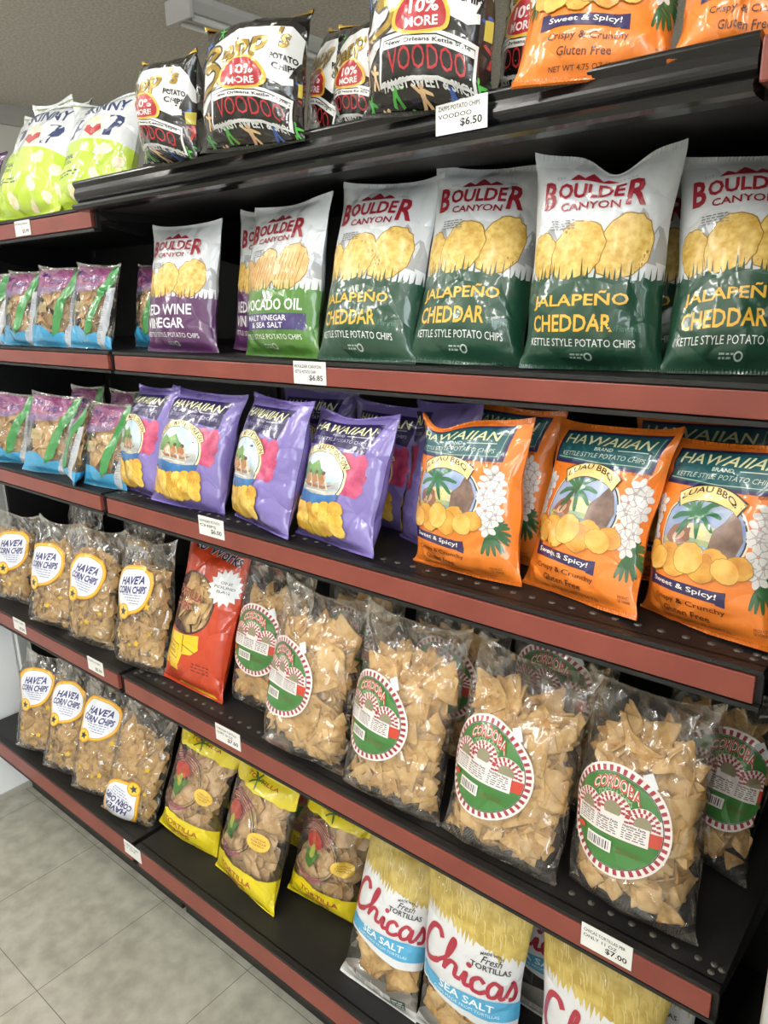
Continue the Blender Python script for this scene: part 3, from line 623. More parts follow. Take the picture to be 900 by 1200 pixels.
def havea_label(cut=0):
    """shield sticker: brush lettering, orange rim, star badge"""
    A = Art(.6); rng = random.Random(13); wht = foil('#dfe2ea'); org = foil('#dc9a1e'); yel = foil('#ecc63c'); nav = foil('#2a2a6c')
    def sh(k, m): A.poly([(x*(1+k), .55+(y-.55)*(1+k)) for x, y in smooth_path([(-.54, .60), (-.40, .69), (-.1, .715), (.25, .71), (.50, .66), (.56, .58), (.48, .50), (.26, .435), (-.02, .405), (-.25, .385), (-.36, .42), (-.46, .50)], 4, True)], m)
    sh(.18, org); A.z = 2; sh(.10, yel); A.z = 3; sh(.05, org); A.z = 4; sh(0, wht); A.z = 5
    A.ell(-.24, .40, .20, org); A.z = 6; A.ell(-.24, .40, .165, yel); A.z = 7; A.ell(-.24, .40, .13, foil('#2a2440'), 1, 10, .58, .3)
    A.z = 6; A.text("HAVE'A", .04, .635, .72, .062, nav, .035, .18, slope=.02); A.text('CORN CHIPS', .02, .565, .90, .056, nav, .035, .15, slope=.012)
    for i in range(4): A.lines(.05+.02*i, .523-.02*i, .62-.1*i, 1, .02, foil('#7d82a4'), rng, .007, 6)
    return A
def star_art():
    A = Art(.6); y = foil('#d9b233')
    for a, b, r in ((.52, .50, .12), (.30, .22, .10), (-.35, .24, .09), (.1, .20, .07), (.62, .30, .08)): A.ell(a, b, r, y, 1, 10, .56, .3)
    return A
def cordoba_label():
    A = Art(.63); rng = random.Random(14); wht = foil('#e6dfdc', .4); mar = foil('#9c3038', .4); grn = foil('#3a7434', .4); red = foil('#c2402c', .4); dk = foil('#2b2b28', .4); sh = foil('#8a8468', .4)
    R = .62; k = A.asp/2
    A.ell(0, .5, R, wht, 1, 56); A.z = 2; A.ring(0, .5, R*.96, R*.10, mar, 1, 88, dash=1); A.z = 3; A.ring(0, .5, R*.855, .010, dk, 1, 56); A.ell(0, .5, R*.835, grn, 1, 48)
    A.z = 4; r = R*.835
    def chord(y): return math.sqrt(max(r*r-y*y, 0))
    for y0, y1, m in ((.02*R, .26*R, wht), (-.22*R, .02*R, red)):
        A.poly([(-chord(y0), .5+y0*k), (chord(y0), .5+y0*k), (chord((y0+y1)/2), .5+(y0+y1)/2*k), (chord(y1), .5+y1*k), (-chord(y1), .5+y1*k), (-chord((y0+y1)/2), .5+(y0+y1)/2*k)], m)
    for cx in (-.50, 0, .50):                                  # three striped arches
        for rr, n, z in ((.30, 21, 5), (.22, 15, 7)):
            A.z = z; cy = .5+(.22*R if cx == 0 else .10*R)*k; y0 = cy
            A.poly([(cx*R+rr*R*math.cos(t), y0+rr*R*math.sin(t)*k) for t in np.linspace(-.25, math.pi+.25, 18)], wht)
            for i in range(0, n, 2):
                t0, t1 = -.2+(math.pi+.4)*i/n, -.2+(math.pi+.4)*(i+1)/n; A.z = z+1
                A.poly([(cx*R+q*R*math.cos(t), y0+q*R*math.sin(t)*k) for q, t in ((rr*.62, t0), (rr*.98, t0), (rr*.98, t1), (rr*.62, t1))], mar)
        A.z = 9; A.poly([(cx*R+.15*R*math.cos(t), y0+.15*R*math.sin(t)*k) for t in np.linspace(-.6, math.pi+.6, 14)], sh)
    A.z = 10; A.text('CORDOBA', 0, .5+.60*R*k, .86*R, .15*R*k*1.6, wht, .06, arc=.035); A.z = 11; A.text('CORDOBA', 0, .5+.60*R*k, .86*R, .15*R*k*1.6, red, .01, arc=.035); A.text('TORTILLA CHIPS', 0, .5+.46*R*k, .6*R, .06*R*k*1.6, foil('#b8c9a8'), .0, arc=.025)
    A.z = 12; A.rect(-.74*R, .5-.26*R*k, .62*R, .5+.06*R*k, wht); A.z = 13
    for q in (-.50, -.06, .38):
        A.text('Nutrition Facts', q*R, .5+.02*R*k, .36*R, .05*R*k, dk, .03)
        for i in range(5): A.lines(q*R, .5-(.04+.042*i)*R*k, .38*R, 1, .01, dk, rng, .016*R*k, 4)
    A.barcode(-.42*R, .5-.58*R*k, .06*R, .5-.36*R*k, wht, dk, rng); A.z = 12; A.ell(-.62*R, .5-.36*R*k, .10*R, red, .5, 16); A.lines(.32*R, .5-.46*R*k, .36*R, 2, .012, foil('#6a5a2a'), rng, .005, 4)
    return A
def purple_art():
    A = Art(.95); A.rect(-1, 0, 1, 1, foil('#4a2a55'), True); A.z = 2; A.text('POP', 0, .65, 1.2, .2, foil('#dfe3e4'), .05); return A
DESIGN = {k: f().compile(NU, NV) for k, f in dict(
    zapp=zapp, luau=luau, maui=maui, pop=popcorn, purp=purple_art, snack=snack, towork=to_works, yellow=yellow_bag, chicas=chicas, stars=star_art,
    havea_label=havea_label, cordoba_label=cordoba_label,
    jalapeno=lambda: boulder('#1b4331', ('JALAPEÑO', 'CHEDDAR'), '#e3b03c'),
    red_wine=lambda: boulder('#542a58', ('RED WINE', 'VINEGAR'), WHITE),
    avocado=lambda: boulder('#4a7a2c', ('AVOCADO OIL', 'MALT VINEGAR', '& SEA SALT'), WHITE, True, '#3c2f6a')).items()}

# ------------------------------------------------------------------ chips inside the see-through bags
def chip_proto(kind, seed):
    rng = random.Random(seed); bm = bmesh.new()
    if kind == 'tri':
        n = 3; R = .034
    elif kind == 'strip': n = 4; R = .03
    else: n = 0; R = .027
    if n: base = [(R*math.cos(2*math.pi*i/n+.3)*(1.25 if kind == 'strip' else 1), R*math.sin(2*math.pi*i/n+.3)*(.8 if kind == 'strip' else 1)) for i in range(n)]
    else: base = [(R*math.cos(t)*rng.uniform(.85, 1.1), R*math.sin(t)*rng.uniform(.85, 1.1)) for t in np.linspace(0, 2*math.pi, 11)[:-1]]
    out = []
    for i, p in enumerate(base):                        # slightly rounded corners, ragged edges
        q = base[(i+1) % len(base)]
        for t in ((.06, .3, .55, .8, .94) if n else (0, .5)): out.append((p[0]*(1-t)+q[0]*t+rng.uniform(-1, 1)*.0011, p[1]*(1-t)+q[1]*t+rng.uniform(-1, 1)*.0011))
    f = bm.faces.new([bm.verts.new((x, y, 0)) for x, y in out]); bm.normal_update()
    bmesh.ops.triangulate(bm, faces=[f])
    for c in np.linspace(-R, R, 9):
        for co, no in (((c, 0, 0), (1, 0, 0)), ((0, c, 0), (0, 1, 0))):
            bmesh.ops.bisect_plane(bm, geom=bm.verts[:]+bm.edges[:]+bm.faces[:], plane_co=co, plane_no=no, dist=1e-6)
    cu, an, tw = rng.uniform(10, 34)*rng.choice((1, 1, -1)), rng.uniform(0, 3.14), rng.uniform(-12, 12); ph = rng.uniform(0, 6)
    for v in bm.verts:
        x, y = v.co.x, v.co.y; s_ = x*math.cos(an)+y*math.sin(an); t_ = -x*math.sin(an)+y*math.cos(an)
        v.co.z = cu*s_*s_*.6+tw*s_*t_+.0012*math.sin(s_*170+ph)*math.sin(t_*150)
    g = bm.faces[:]; ex = bmesh.ops.extrude_face_region(bm, geom=g)
    for v in [e for e in ex['geom'] if isinstance(e, bmesh.types.BMVert)]: v.co.z += .0016
    bmesh.ops.recalc_face_normals(bm, faces=bm.faces[:])
    for f in bm.faces: f.smooth = True
    me = bpy.data.meshes.new('tortilla_chip'); bm.to_mesh(me); bm.free(); return me
CHIP = {}
for key, kinds, cols in (('cordoba', ('tri', 'strip', 'tri', 'tri', 'strip', 'tri'), (('#bf9654', '#d8b478'), ('#cda566', '#e0c08a'), ('#a87f42', '#c9a163'))),
                         ('havea', ('tri', 'round', 'strip', 'tri'), (('#aa8448', '#c6a060'), ('#b8945a', '#d0ac70'))),
                         ('yellow', ('round', 'round', 'tri'), (('#a8824e', '#c9a878'), ('#b89468', '#d3b68c'))),
                         ('snack', ('round', 'tri'), (('#b08a58', '#cfae7c'), ('#bd9762', '#d8b98a')))):
    L = []
    for i in range(9):
        me = chip_proto(kinds[i % len(kinds)], 100+i+7*len(key)); c = cols[i % len(cols)]
        me.materials.append(mottled(c[0], c[1], 70, .62, .05, 5, None, .35)); L.append(me)
    CHIP[key] = L
CHIP['towork'] = CHIP['cordoba']; CHIP['chicas'] = CHIP['cordoba']
def fill_chips(root, S, key, n, n_stuff, seed, vmax, vmin=.03, a_rng=(-.96, .96), name='tortilla_chip', scale=1.0, style_fill=False):
    """individual chips lying against the film, and a heap of broken ones behind them"""
    rng = random.Random(seed); P = CHIP[key]
    BV = {me.name: sorted((v.co.copy() for v in me.vertices), key=lambda c: -c.length)[:26:2]+[v.co.copy() for v in list(me.vertices)[::max(1, len(me.vertices)//34)]] for me in P}
    def pose(me, depth, tilt, k=1.0, vm=None, ar=None):
        for tr in range(14):
            a = rng.uniform(*(ar or a_rng)); b = vmin+((vm or vmax)-vmin)*rng.random()**.9
            p, nn = S.at([a], [b], 0); q, _ = S.at([a], [b], 1); p, nn, q = Vector(p[0]), Vector(nn[0]), Vector(q[0])
            t = (q-p).length; c = p+(q-p)*(min(depth+.004*tr*.5, t*.5)/max(t, 1e-4))
            d = (nn+Vector((rng.uniform(-tilt, tilt), 0, rng.uniform(-tilt, tilt)))).normalized()
            s = k*scale*rng.uniform(.8, 1.2)*(1-.045*tr)
            m = Matrix.Translation(c) @ d.to_track_quat('Z', 'Y').to_matrix().to_4x4() @ Matrix.Rotation(rng.uniform(0, 6.28), 4, 'Z') @ Matrix.Scale(s, 4)
            if S.inside([m @ v for v in BV[me.name]]): return m
        return None
    for i in range(n+(22 if style_fill else 0)):
        me = rng.choice(P); m = pose(me, rng.uniform(.004, .012), .35) if i < n else pose(me, .006, .25, .62, .16 if i % 2 else vmax, (-.96, .96) if i % 2 else rng.choice(((-.97, -.7), (.7, .97))))
        if m is None: continue
        o = bpy.data.objects.new(name, me); COL.objects.link(o); o.parent = root; o.matrix_local = m
    if n_stuff:
        bm = bmesh.new(); mats = []
        for i in range(n_stuff):
            me = rng.choice(P); m = pose(me, rng.uniform(.012, .04), .8)
            if m is None: continue
            k0 = len(bm.verts); f0 = len(bm.faces); bm.from_mesh(me); bm.verts.ensure_lookup_table(); bm.faces.ensure_lookup_table()
            if me.materials[0] not in mats: mats.append(me.materials[0])
            for v in bm.verts[k0:]: v.co = m @ v.co
            for f in bm.faces[f0:]: f.material_index = mats.index(me.materials[0])
        me = bpy.data.meshes.new('broken_chips'); bm.to_mesh(me); bm.free()
        for x in mats: me.materials.append(x)
        o = link('broken_chips', me, root); o['kind'] = 'stuff'

# ------------------------------------------------------------------ bag builder
KIND = {   # name, thickness, style, base film, seal colour, design, wrinkle
 'zapp': ('potato_chip_bag', .085, 'puffy', '#171512', '#b8943a', 'zapp', 1.0), 'luau': ('potato_chip_bag', .082, 'pillow', '#e87f2a', '#d4701f', 'luau', 1.2),
 'maui': ('potato_chip_bag', .085, 'pillow', '#7d6fb0', '#6f5ea8', 'maui', 1.2), 'pop': ('popcorn_bag', .085, 'pillow', '#dfe3e4', '#c9ced0', 'pop', 1.3),
 'purp': ('popcorn_bag', .07, 'pillow', '#4a2a55', '#4a2a55', 'purp', 1.0),
 'jalapeno': ('potato_chip_bag', .074, 'pillow', '#d3d7da', '#d3d6d8', 'jalapeno', .8), 'red_wine': ('potato_chip_bag', .068, 'pillow', '#d3d7da', '#d3d6d8', 'red_wine', .8),
 'avocado': ('potato_chip_bag', .070, 'pillow', '#d3d7da', '#d3d6d8', 'avocado', .8),
 'snack': ('snack_mix_bag', .055, 'pillow', None, None, 'snack', 1.2), 'havea': ('corn_chip_bag', .075, 'sack', None, None, 'stars', 1.5),
 'cordoba': ('tortilla_chip_bag', .085, 'sack', None, None, None, 1.5), 'towork': ('tortilla_chip_bag', .08, 'pillow', None, '#bb3c1a', 'towork', 1.0),
 'yellow': ('tortilla_chip_bag', .08, 'pillow', None, '#dcc81e', 'yellow', 1.4), 'chicas': ('tortilla_chip_bag', .075, 'pillow', None, '#d3d4d6', 'chicas', .7)}
GROUP = {'zapp': 'black and white chip bags on the top shelf', 'pop': 'popcorn bags on the top shelf', 'snack': 'see-through snack mix bags', 'maui': 'purple chip bags', 'luau': 'orange chip bags',
         'jalapeno': 'green and white chip bags', 'red_wine': 'burgundy and white chip bags', 'havea': 'clear corn chip bags', 'cordoba': 'clear tortilla chip bags with round labels',
         'yellow': 'yellow ended tortilla chip bags', 'chicas': 'white tortilla chip bags on the bottom shelf'}
SHELF_Z = {'can': 1.553, 'pop': 1.532, 's2': 1.281, 's3': 1.021, 's4': .648, 's5': .2525}
CLEAR = clear_film('clear_film', .03, '#fdfcfa', .035, 15); HAZY = clear_film('crinkled_clear_film', .045, '#fdfbf7', .075, 20)
def label_mesh(name, S, art, la, lb, sc, rot, W, H, k_asp):
    """a sticker: the compiled art scaled to real size and laid on the film"""
    A = art['V']; X = A[:, 0]*sc/(W/2)*1.0; Y = (A[:, 1]-.5)*(2/k_asp)*sc/(W/2)      # a units, both axes
    c, s_ = math.cos(rot), math.sin(rot); X, Y = X*c-Y*s_, X*s_+Y*c
    P, N = S.at(np.clip(la+X, -1, 1), np.clip(lb+Y*(W/H)/2, 0, 1), 0)
    P = P+N*(.0007+.00016*A[:, 2:3]); P[:, 1] -= .0003
    return make_mesh(name, P, art['F'], art['MI']//2, art['mats'], N)
def make_bag(idx, kind, shelf, x, y, yaw_, lean, roll_, W, H, label, T=None, au=0.0, dip=None, chips=60, lab=None, group=True, wave=.004, bend=0.0):
    name, th, style, base, seal, design, wr = KIND[kind]; z = SHELF_Z[shelf]
    M = Matrix.Translation((x, y, z)) @ Matrix.Rotation(math.radians(yaw_), 4, 'Z') @ Matrix.Rotation(-math.radians(lean), 4, 'X') @ Matrix.Rotation(-math.radians(roll_), 4, 'Y')
    root = empty(name, M); tag(root, label, 'chip bag' if 'chip' in name else ('popcorn bag' if 'pop' in name else 'snack bag'), GROUP.get(kind) if group else None)
    root['shelf_z'] = z
    S = Surface(W, H, T or th, 1000+idx*17, style, dip, wave, wr, bend); S.settle(M, z+.0012)
    if kind in ('cordoba', 'havea'):
        q = lab or (-.05, .5, 0); rr = .064 if kind == 'cordoba' else .052; S.flatten(q[0], q[1], rr/(W/2), rr/H)
    fm = foil(base) if base else (HAZY if style == 'sack' else CLEAR)
    link('film', film_mesh('film', S, fm, DESIGN.get(design), au), root)
    rng = random.Random(idx)
    sm = foil(seal, .3, .5, .8 if kind == 'zapp' else 0) if seal else HAZY
    top = link('top_seal', seal_mesh('top_seal', S, True, sm, rng), root); bot = link('bottom_seal', seal_mesh('bottom_seal', S, False, foil({'jalapeno': '#1b4331', 'red_wine': '#542a58', 'avocado': '#4a7a2c', 'pop': '#b4cf3a', 'zapp': '#171512', 'chicas': '#d8d8d4'}.get(kind, seal)) if seal else HAZY, rng), root)
    if kind == 'zapp': top['label'] = 'shiny gold top seal'
    if kind in ('cordoba', 'havea'):
        la, lb, rot = lab or (-.05, .5, 0)
        if kind == 'cordoba': link('label', label_mesh('label', S, DESIGN['cordoba_label'], la, lb, .103, rot, W, H, .63), root)
        else: link('label', label_mesh('label', S, DESIGN['havea_label'], la, lb, .080, rot, W, H, .6), root)
        if kind == 'cordoba':        # small paper price sticker
            mb = MB(); P, N = S.at([la+.38], [lb+.20], 0); P, N = Vector(P[0]), Vector(N[0])
            mb.box((-.006, -.009, .0007), (.006, .009, .0011)); o = mb.build('price_sticker', plain('#d9dde0', .5), root); o.matrix_local = Matrix.Translation(P) @ N.to_track_quat('Z', 'Y').to_matrix().to_4x4() @ Matrix.Rotation(.5, 4, 'Z')
    if kind == 'cordoba': fill_chips(root, S, 'cordoba', chips+15, 110, idx, .76, .012, scale=1.2, style_fill=True)
    elif kind == 'havea': fill_chips(root, S, 'havea', chips, 90, idx, .72, .015, name='corn_chip', scale=1.0, style_fill=True)
    elif kind == 'yellow': fill_chips(root, S, 'yellow', min(chips, 34), 50, idx, .84, .10, scale=1.15)
    elif kind == 'snack': fill_chips(root, S, 'snack', min(chips, 22), 24, idx, .72, .08, name='snack_chip', scale=.85)
    elif kind == 'towork': fill_chips(root, S, 'towork', 26, 16, idx, .78, .36, (-.9, .55))
    elif kind == 'chicas' and chips: fill_chips(root, S, 'chicas', 22, 14, idx, .38, .06, scale=1.3)
    del root['shelf_z']
    return root

# ------------------------------------------------------------------ room
FX0, FX1, FY0, FY1, CEIL = -5.22, 2.6, -2.4, 5.6, 2.6
def structure(o): o['kind'] = 'structure'; return o
def floor_mat():
    m, nt, n, l, p = _nodes('vinyl_tile'); tc = n.new('ShaderNodeTexCoord'); sp = n.new('ShaderNodeSeparateXYZ'); l.new(tc.outputs['Object'], sp.inputs[0])
    edges = []
    for ax, off in ((0, 1.9547), (1, -.4558)):
        a = n.new('ShaderNodeMath'); a.operation = 'ADD'; a.inputs[1].default_value = off+.305*40; l.new(sp.outputs[ax], a.inputs[0])
        b = n.new('ShaderNodeMath'); b.operation = 'DIVIDE'; b.inputs[1].default_value = .305; l.new(a.outputs[0], b.inputs[0])
        c = n.new('ShaderNodeMath'); c.operation = 'FRACT'; l.new(b.outputs[0], c.inputs[0])
        d = n.new('ShaderNodeMath'); d.operation = 'PINGPONG'; d.inputs[1].default_value = .5; l.new(c.outputs[0], d.inputs[0])
        e = n.new('ShaderNodeMath'); e.operation = 'LESS_THAN'; e.inputs[1].default_value = .0026; l.new(d.outputs[0], e.inputs[0]); edges.append(e)
    mx = n.new('ShaderNodeMath'); mx.operation = 'MAXIMUM'; l.new(edges[0].outputs[0], mx.inputs[0]); l.new(edges[1].outputs[0], mx.inputs[1])
    t = n.new('ShaderNodeTexNoise'); t.inputs['Scale'].default_value = 26; t.inputs['Detail'].default_value = 8; l.new(tc.outputs['Object'], t.inputs['Vector'])
    t2 = n.new('ShaderNodeTexNoise'); t2.inputs['Scale'].default_value = 4; t2.inputs['Detail'].default_value = 3; l.new(tc.outputs['Object'], t2.inputs['Vector'])
    av = n.new('ShaderNodeMath'); av.operation = 'MULTIPLY_ADD'; av.inputs[1].default_value = .45; l.new(t2.outputs[0], av.inputs[0])
    hv = n.new('ShaderNodeMath'); hv.operation = 'MULTIPLY'; hv.inputs[1].default_value = .55; l.new(t.outputs[0], hv.inputs[0]); l.new(hv.outputs[0], av.inputs[2])
    r = n.new('ShaderNodeValToRGB'); r.color_ramp.elements[0].position = .36; r.color_ramp.elements[1].position = .62; r.color_ramp.elements[0].color = lin('#8d8b7e'); r.color_ramp.elements[1].color = lin('#aeac9e'); l.new(av.outputs[0], r.inputs[0])
    mixc = n.new('ShaderNodeMixRGB'); mixc.inputs[2].default_value = lin('#5e5c52'); l.new(mx.outputs[0], mixc.inputs[0]); l.new(r.outputs[0], mixc.inputs[1]); l.new(mixc.outputs[0], p.inputs['Base Color'])
    p.inputs['Roughness'].default_value = .42; return m
def ceiling_mat():
    m = mottled('#bfbab1', '#e0dbd2', 70, .9, 0, 6, 'ceiling_plaster', .5); return m
wall_m = plain('#d9d9d4', .7, 0, 'painted_wall', .2, 60)
structure(MB().box((FX0, FY0, -.05), (FX1, FY1, 0)).build('floor', floor_mat()))
structure(MB().box((FX0, FY0, CEIL), (FX1, FY1, CEIL+.05)).build('ceiling', ceiling_mat()))
structure(MB().box((FX0-.1, FY0, 0), (FX0, FY1, CEIL)).build('wall_left', wall_m))
WY0, WY1, WZ0, WZ1 = -2.2, -.1, .75, 2.35      # opening added in the unseen right wall, to brighten the white wall end
structure(MB().box((FX1, FY0, 0), (FX1+.1, WY0, CEIL)).box((FX1, WY1, 0), (FX1+.1, FY1, CEIL)).box((FX1, WY0, 0), (FX1+.1, WY1, WZ0)).box((FX1, WY0, WZ1), (FX1+.1, WY1, CEIL)).build('wall_right', wall_m))
mb = MB()
for y in (WY0, (WY0+WY1)/2, WY1): mb.box((FX1+.02, y-.025, WZ0), (FX1+.08, y+.025, WZ1), 0, .004)
for z in (WZ0, WZ1): mb.box((FX1+.018, WY0, z-.025), (FX1+.082, WY1, z+.025), 0, .004)
structure(mb.build('added_window_1', plain('#8a8d8f', .35, .8, 'aluminium_frame')))  # frame of the window added for side light
structure(MB().box((FX0, FY1, 0), (FX1, FY1+.1, CEIL)).build('wall_back', wall_m))
structure(MB().box((FX0, FY0-.1, 0), (FX1, FY0, CEIL)).build('wall_front', wall_m))
structure(MB().prism([(0, 0), (.0, -.11), (.03, -.11), (.06, -.06), (.06, 0)], 0, FY1-FY0).build('trim_1', plain('#b4b4b2', .6, 0, 'cove_trim')))
tr = bpy.data.objects['trim_1']; tr.matrix_world = Matrix.Translation((FX0, FY1, CEIL)) @ Matrix.Rotation(-math.pi/2, 4, 'Z')
pillar = MB().box((-2.36, .42, 0), (-2.035, .80, CEIL), 0, .006).box((-2.06, .80, 0), (-2.022, .835, CEIL), 1, .004).box((-2.37, .41, 0), (-2.031, .79, .018), 2).build('wall_end', [plain('#f1f3f4', .55, 0, 'white_board', .15, 30), plain('#b9bbb9', .5, 0, 'grey_corner_guard'), plain('#a9a69c', .7, 0, 'floor_sealant')])
structure(pillar)

TUBE = bpy.data.materials.new('fluorescent_tube'); TUBE.use_nodes = True
_e = TUBE.node_tree.nodes.new('ShaderNodeEmission'); _e.inputs[0].default_value = (1, .97, .92, 1); _e.inputs[1].default_value = 50; TUBE.node_tree.links.new(_e.outputs[0], TUBE.node_tree.nodes['Material Output'].inputs[0])
def ceiling_light(x, y, L, lit, label):
    t = empty('ceiling_light', Matrix.Translation((x, y, CEIL))); tag(t, label, 'ceiling light', 'fluorescent strip lights')
    wm = plain('#c9cacb', .4, 0, 'white_enamel')
    MB().prism([(-.085, 0), (-.085, -.025), (-.05, -.055), (.05, -.055), (.085, -.025), (.085, 0)], -L/2, L/2).build('housing', wm, t).matrix_local = Matrix.Rotation(math.pi/2, 4, 'Z')
    for s_ in (-1, 1):
        tb = MB().tube((s_*.045, -L/2+.03, -.075), (s_*.045, L/2-.03, -.075), .0125); tb.build('tube', TUBE if lit else plain('#dcdcdc', .3, 0, 'unlit_tube'), t)
        MB().box((-.085, s_*(L/2), -.09), (.085, s_*(L/2+.02), 0), 0, .004).build('end_cap', wm, t)
    if lit:
        ld = bpy.data.lights.new('lamp_light', 'AREA'); ld.shape = 'RECTANGLE'; ld.size = .16; ld.size_y = L; ld.energy = LAMP_W; ld.color = (1, .965, .91)
        lo = bpy.data.objects.new('lamp_light', ld); COL.objects.link(lo); lo.parent = t; lo.location = (0, 0, -.095)
ceiling_light(-2.94, 3.22, 1.95, False, 'pale strip light on the ceiling beyond the shelves')
for i, (x, y) in enumerate(((-2.5, -.55), (-1.25, -.55), (0.0, -.55), (1.25, -.7), (-1.9, -1.9), (.6, -1.9), (-4.4, .6), (-3.6, -.6), (1.2, 2.6), (1.2, 4.4))):
    ceiling_light(x, y, 1.2, True, 'lit strip light above the aisle')

# ------------------------------------------------------------------ shelving
BLK = plain('#0d0d0c', .42, 0, 'black_enamel', .25, 400); DECK = plain('#121111', .5, 0, 'black_deck', .4, 500)
RED = mottled('#74342a', '#803d31', 9, .42, .15, 3, 'rust_red_rail'); HOLE = plain('#4a4740', .6, 0, 'punched_hole_edge'); PANEL = plain('#100f10', .6, 0, 'black_panel', .2, 300)
XL0, XL1, XR0, XR1, YB = -2.02, -1.287, -1.274, -.131, 1.16
def shelf(x0, x1, y0, ztop, rail_h, label, holes=True, drop=.006):
    t = empty('gondola_shelf', Matrix.Translation(((x0+x1)/2, y0, ztop))); tag(t, label, 'shelf', 'black shelves with rust red price rails')
    w = (x1-x0)/2; d = YB-y0
    mb = MB().prism([(.012, 0), (d, 0), (d, -.022), (.03, -.022), (.012, -.012)], -w, w); mb.prism([(0, 0), (.014, .0), (.014, -rail_h-drop-.006), (0, -rail_h-drop-.006), (0, -rail_h-drop-.001), (.007, -rail_h-drop), (.007, -drop), (0, -drop+.001)], -w, w)
    if holes:
        for i in range(int((x1-x0)/.0254)): mb.tube((-w+.02+i*.0254, .032, -.001), (-w+.02+i*.0254, .032, .0006), .0042, 10, 1)
        for sx in (-w+.014, w-.014):
            for q in (.022, .034): mb.tube((sx, q, -.001), (sx, q, .0006), .004, 10, 1)
    mb.build('deck', [DECK, HOLE], t)
    MB().box((-w+.004, -.0005, -rail_h-drop+.001), (w-.006, .0072, -drop-.001), 0, .001).build('price_rail', RED, t)
    for s_ in (-1, 1): MB().prism([(.02, -.0225), (d, -.0225), (d, -.10), (d-.05, -.10)], s_*w-(.003 if s_ > 0 else 0), s_*w+(.003 if s_ < 0 else 0)).build('bracket', BLK, t)
    return t
for nm, y0, zt, rh in (('s2', .755, 1.2805, .028), ('s3', .705, 1.0205, .031), ('s4', .6934, .6475, .034), ('s5', .6733, .2520, .045)):
    row = {'s2': 'second shelf down', 's3': 'middle shelf', 's4': 'fourth shelf down', 's5': 'bottom shelf'}[nm]
    sideL = {'s2': 'with snack mix bags, left of the burgundy bag', 's3': 'with snack mix bags, left of the purple bags', 's4': 'with clear corn chip bags, left of the red bag', 's5': 'with clear corn chip bags by the floor, left'}[nm]
    sideR = {'s2': 'carrying the green and white bags', 's3': 'carrying the purple and orange bags', 's4': 'carrying the bags with round labels', 's5': 'carrying the yellow ended and white bags'}[nm]
    shelf(XL0, XL1, y0, zt, rh, row+' '+sideL, False); shelf(XR0, XR1, y0, zt, rh, row+' '+sideR, nm in ('s3', 's4'))
shelf(XL0, XL1, .755, 1.531, .030, 'top left shelf holding the lime popcorn bags', False)
# black moulded canopy shelf
t = empty('canopy_shelf', Matrix.Translation(((XR0+XR1)/2, .72, 1.548))); tag(t, 'black top shelf with a moulded shiny front edge', 'shelf')
w = (XR1-XR0)/2; dd = YB-.72
MB().prism([(.02, .0), (dd, 0), (dd, -.02), (.02, -.02)], -w, w).build('deck', DECK, t)
def arc_p(c, r, a0, a1, n): return [(c[0]+r*math.cos(a0+(a1-a0)*i/n), c[1]+r*math.sin(a0+(a1-a0)*i/n)) for i in range(n+1)]
prof = [(.03, .012), (.006, .018)]+arc_p((.004, .013), .005, math.pi/2, math.pi, 5)+[(.003, .006)]+arc_p((.012, -.004), .012, math.pi*.85, math.pi*1.35, 6)+[(.004, -.017), (-.004, -.019), (-.007, -.023), (-.004, -.028), (.006, -.030), (.03, -.030)]
MB().prism(prof, -w-.004, w-.066).build('moulding', plain('#141415', .2, 0, 'glossy_black_moulding', .15, 60), t)
MB().box((w-.064, .0, -.022), (w-.002, .03, .013), 0, .002).build('price_rail', RED, t)
MB().prism([(.05, -.0205), (dd, -.0205), (dd, -.026), (.05, -.026)], -w, w).build('stiffener', PANEL, t)
for s_ in (-1, 1): MB().prism([(.05, -.0505), (dd, -.0505), (dd, -.12), (dd-.05, -.12)], s_*w-(.003 if s_ > 0 else 0), s_*w+(.003 if s_ < 0 else 0)).build('bracket', BLK, t)
# gondola frames: back panel, posts, base
for x0, x1, lab in ((XL0, XL1, 'black back panel and base behind the popcorn and snack mix'), (XR0, XR1, 'black back panel and base behind the green, orange and white bags')):
    t = empty('gondola_unit', Matrix.Translation(((x0+x1)/2, YB, 0))); tag(t, lab, 'shelving frame', 'black shelving frames'); w = (x1-x0)/2
    for sx in (-w+.012, w-.012): MB().box((sx-.012, .0215, 0), (sx+.012, .055, 1.60), 0, .002).build('post', BLK, t)
    MB().box((-w, .775-YB, 0), (w, .79-YB, .19), 0, .002).build('kick_plate', BLK, t)
    mb = MB().box((-w, .004, .0), (w, .02, 1.60))
    for zz in np.arange(.34, 1.55, .05):
        for sx in (-w+.025, w-.025): mb.box((sx-.003, .002, zz), (sx+.003, .0042, zz+.018), 1)
    mb.build('back_panel', [PANEL, HOLE], t)
tag(MB().box((XL0-.012, .84, 0), (XL0-.001, YB+.02, 1.60), 0, .001).build('shelving_end_panel', PANEL), 'black end panel closing the shelves beside the white wall end', 'shelving panel')
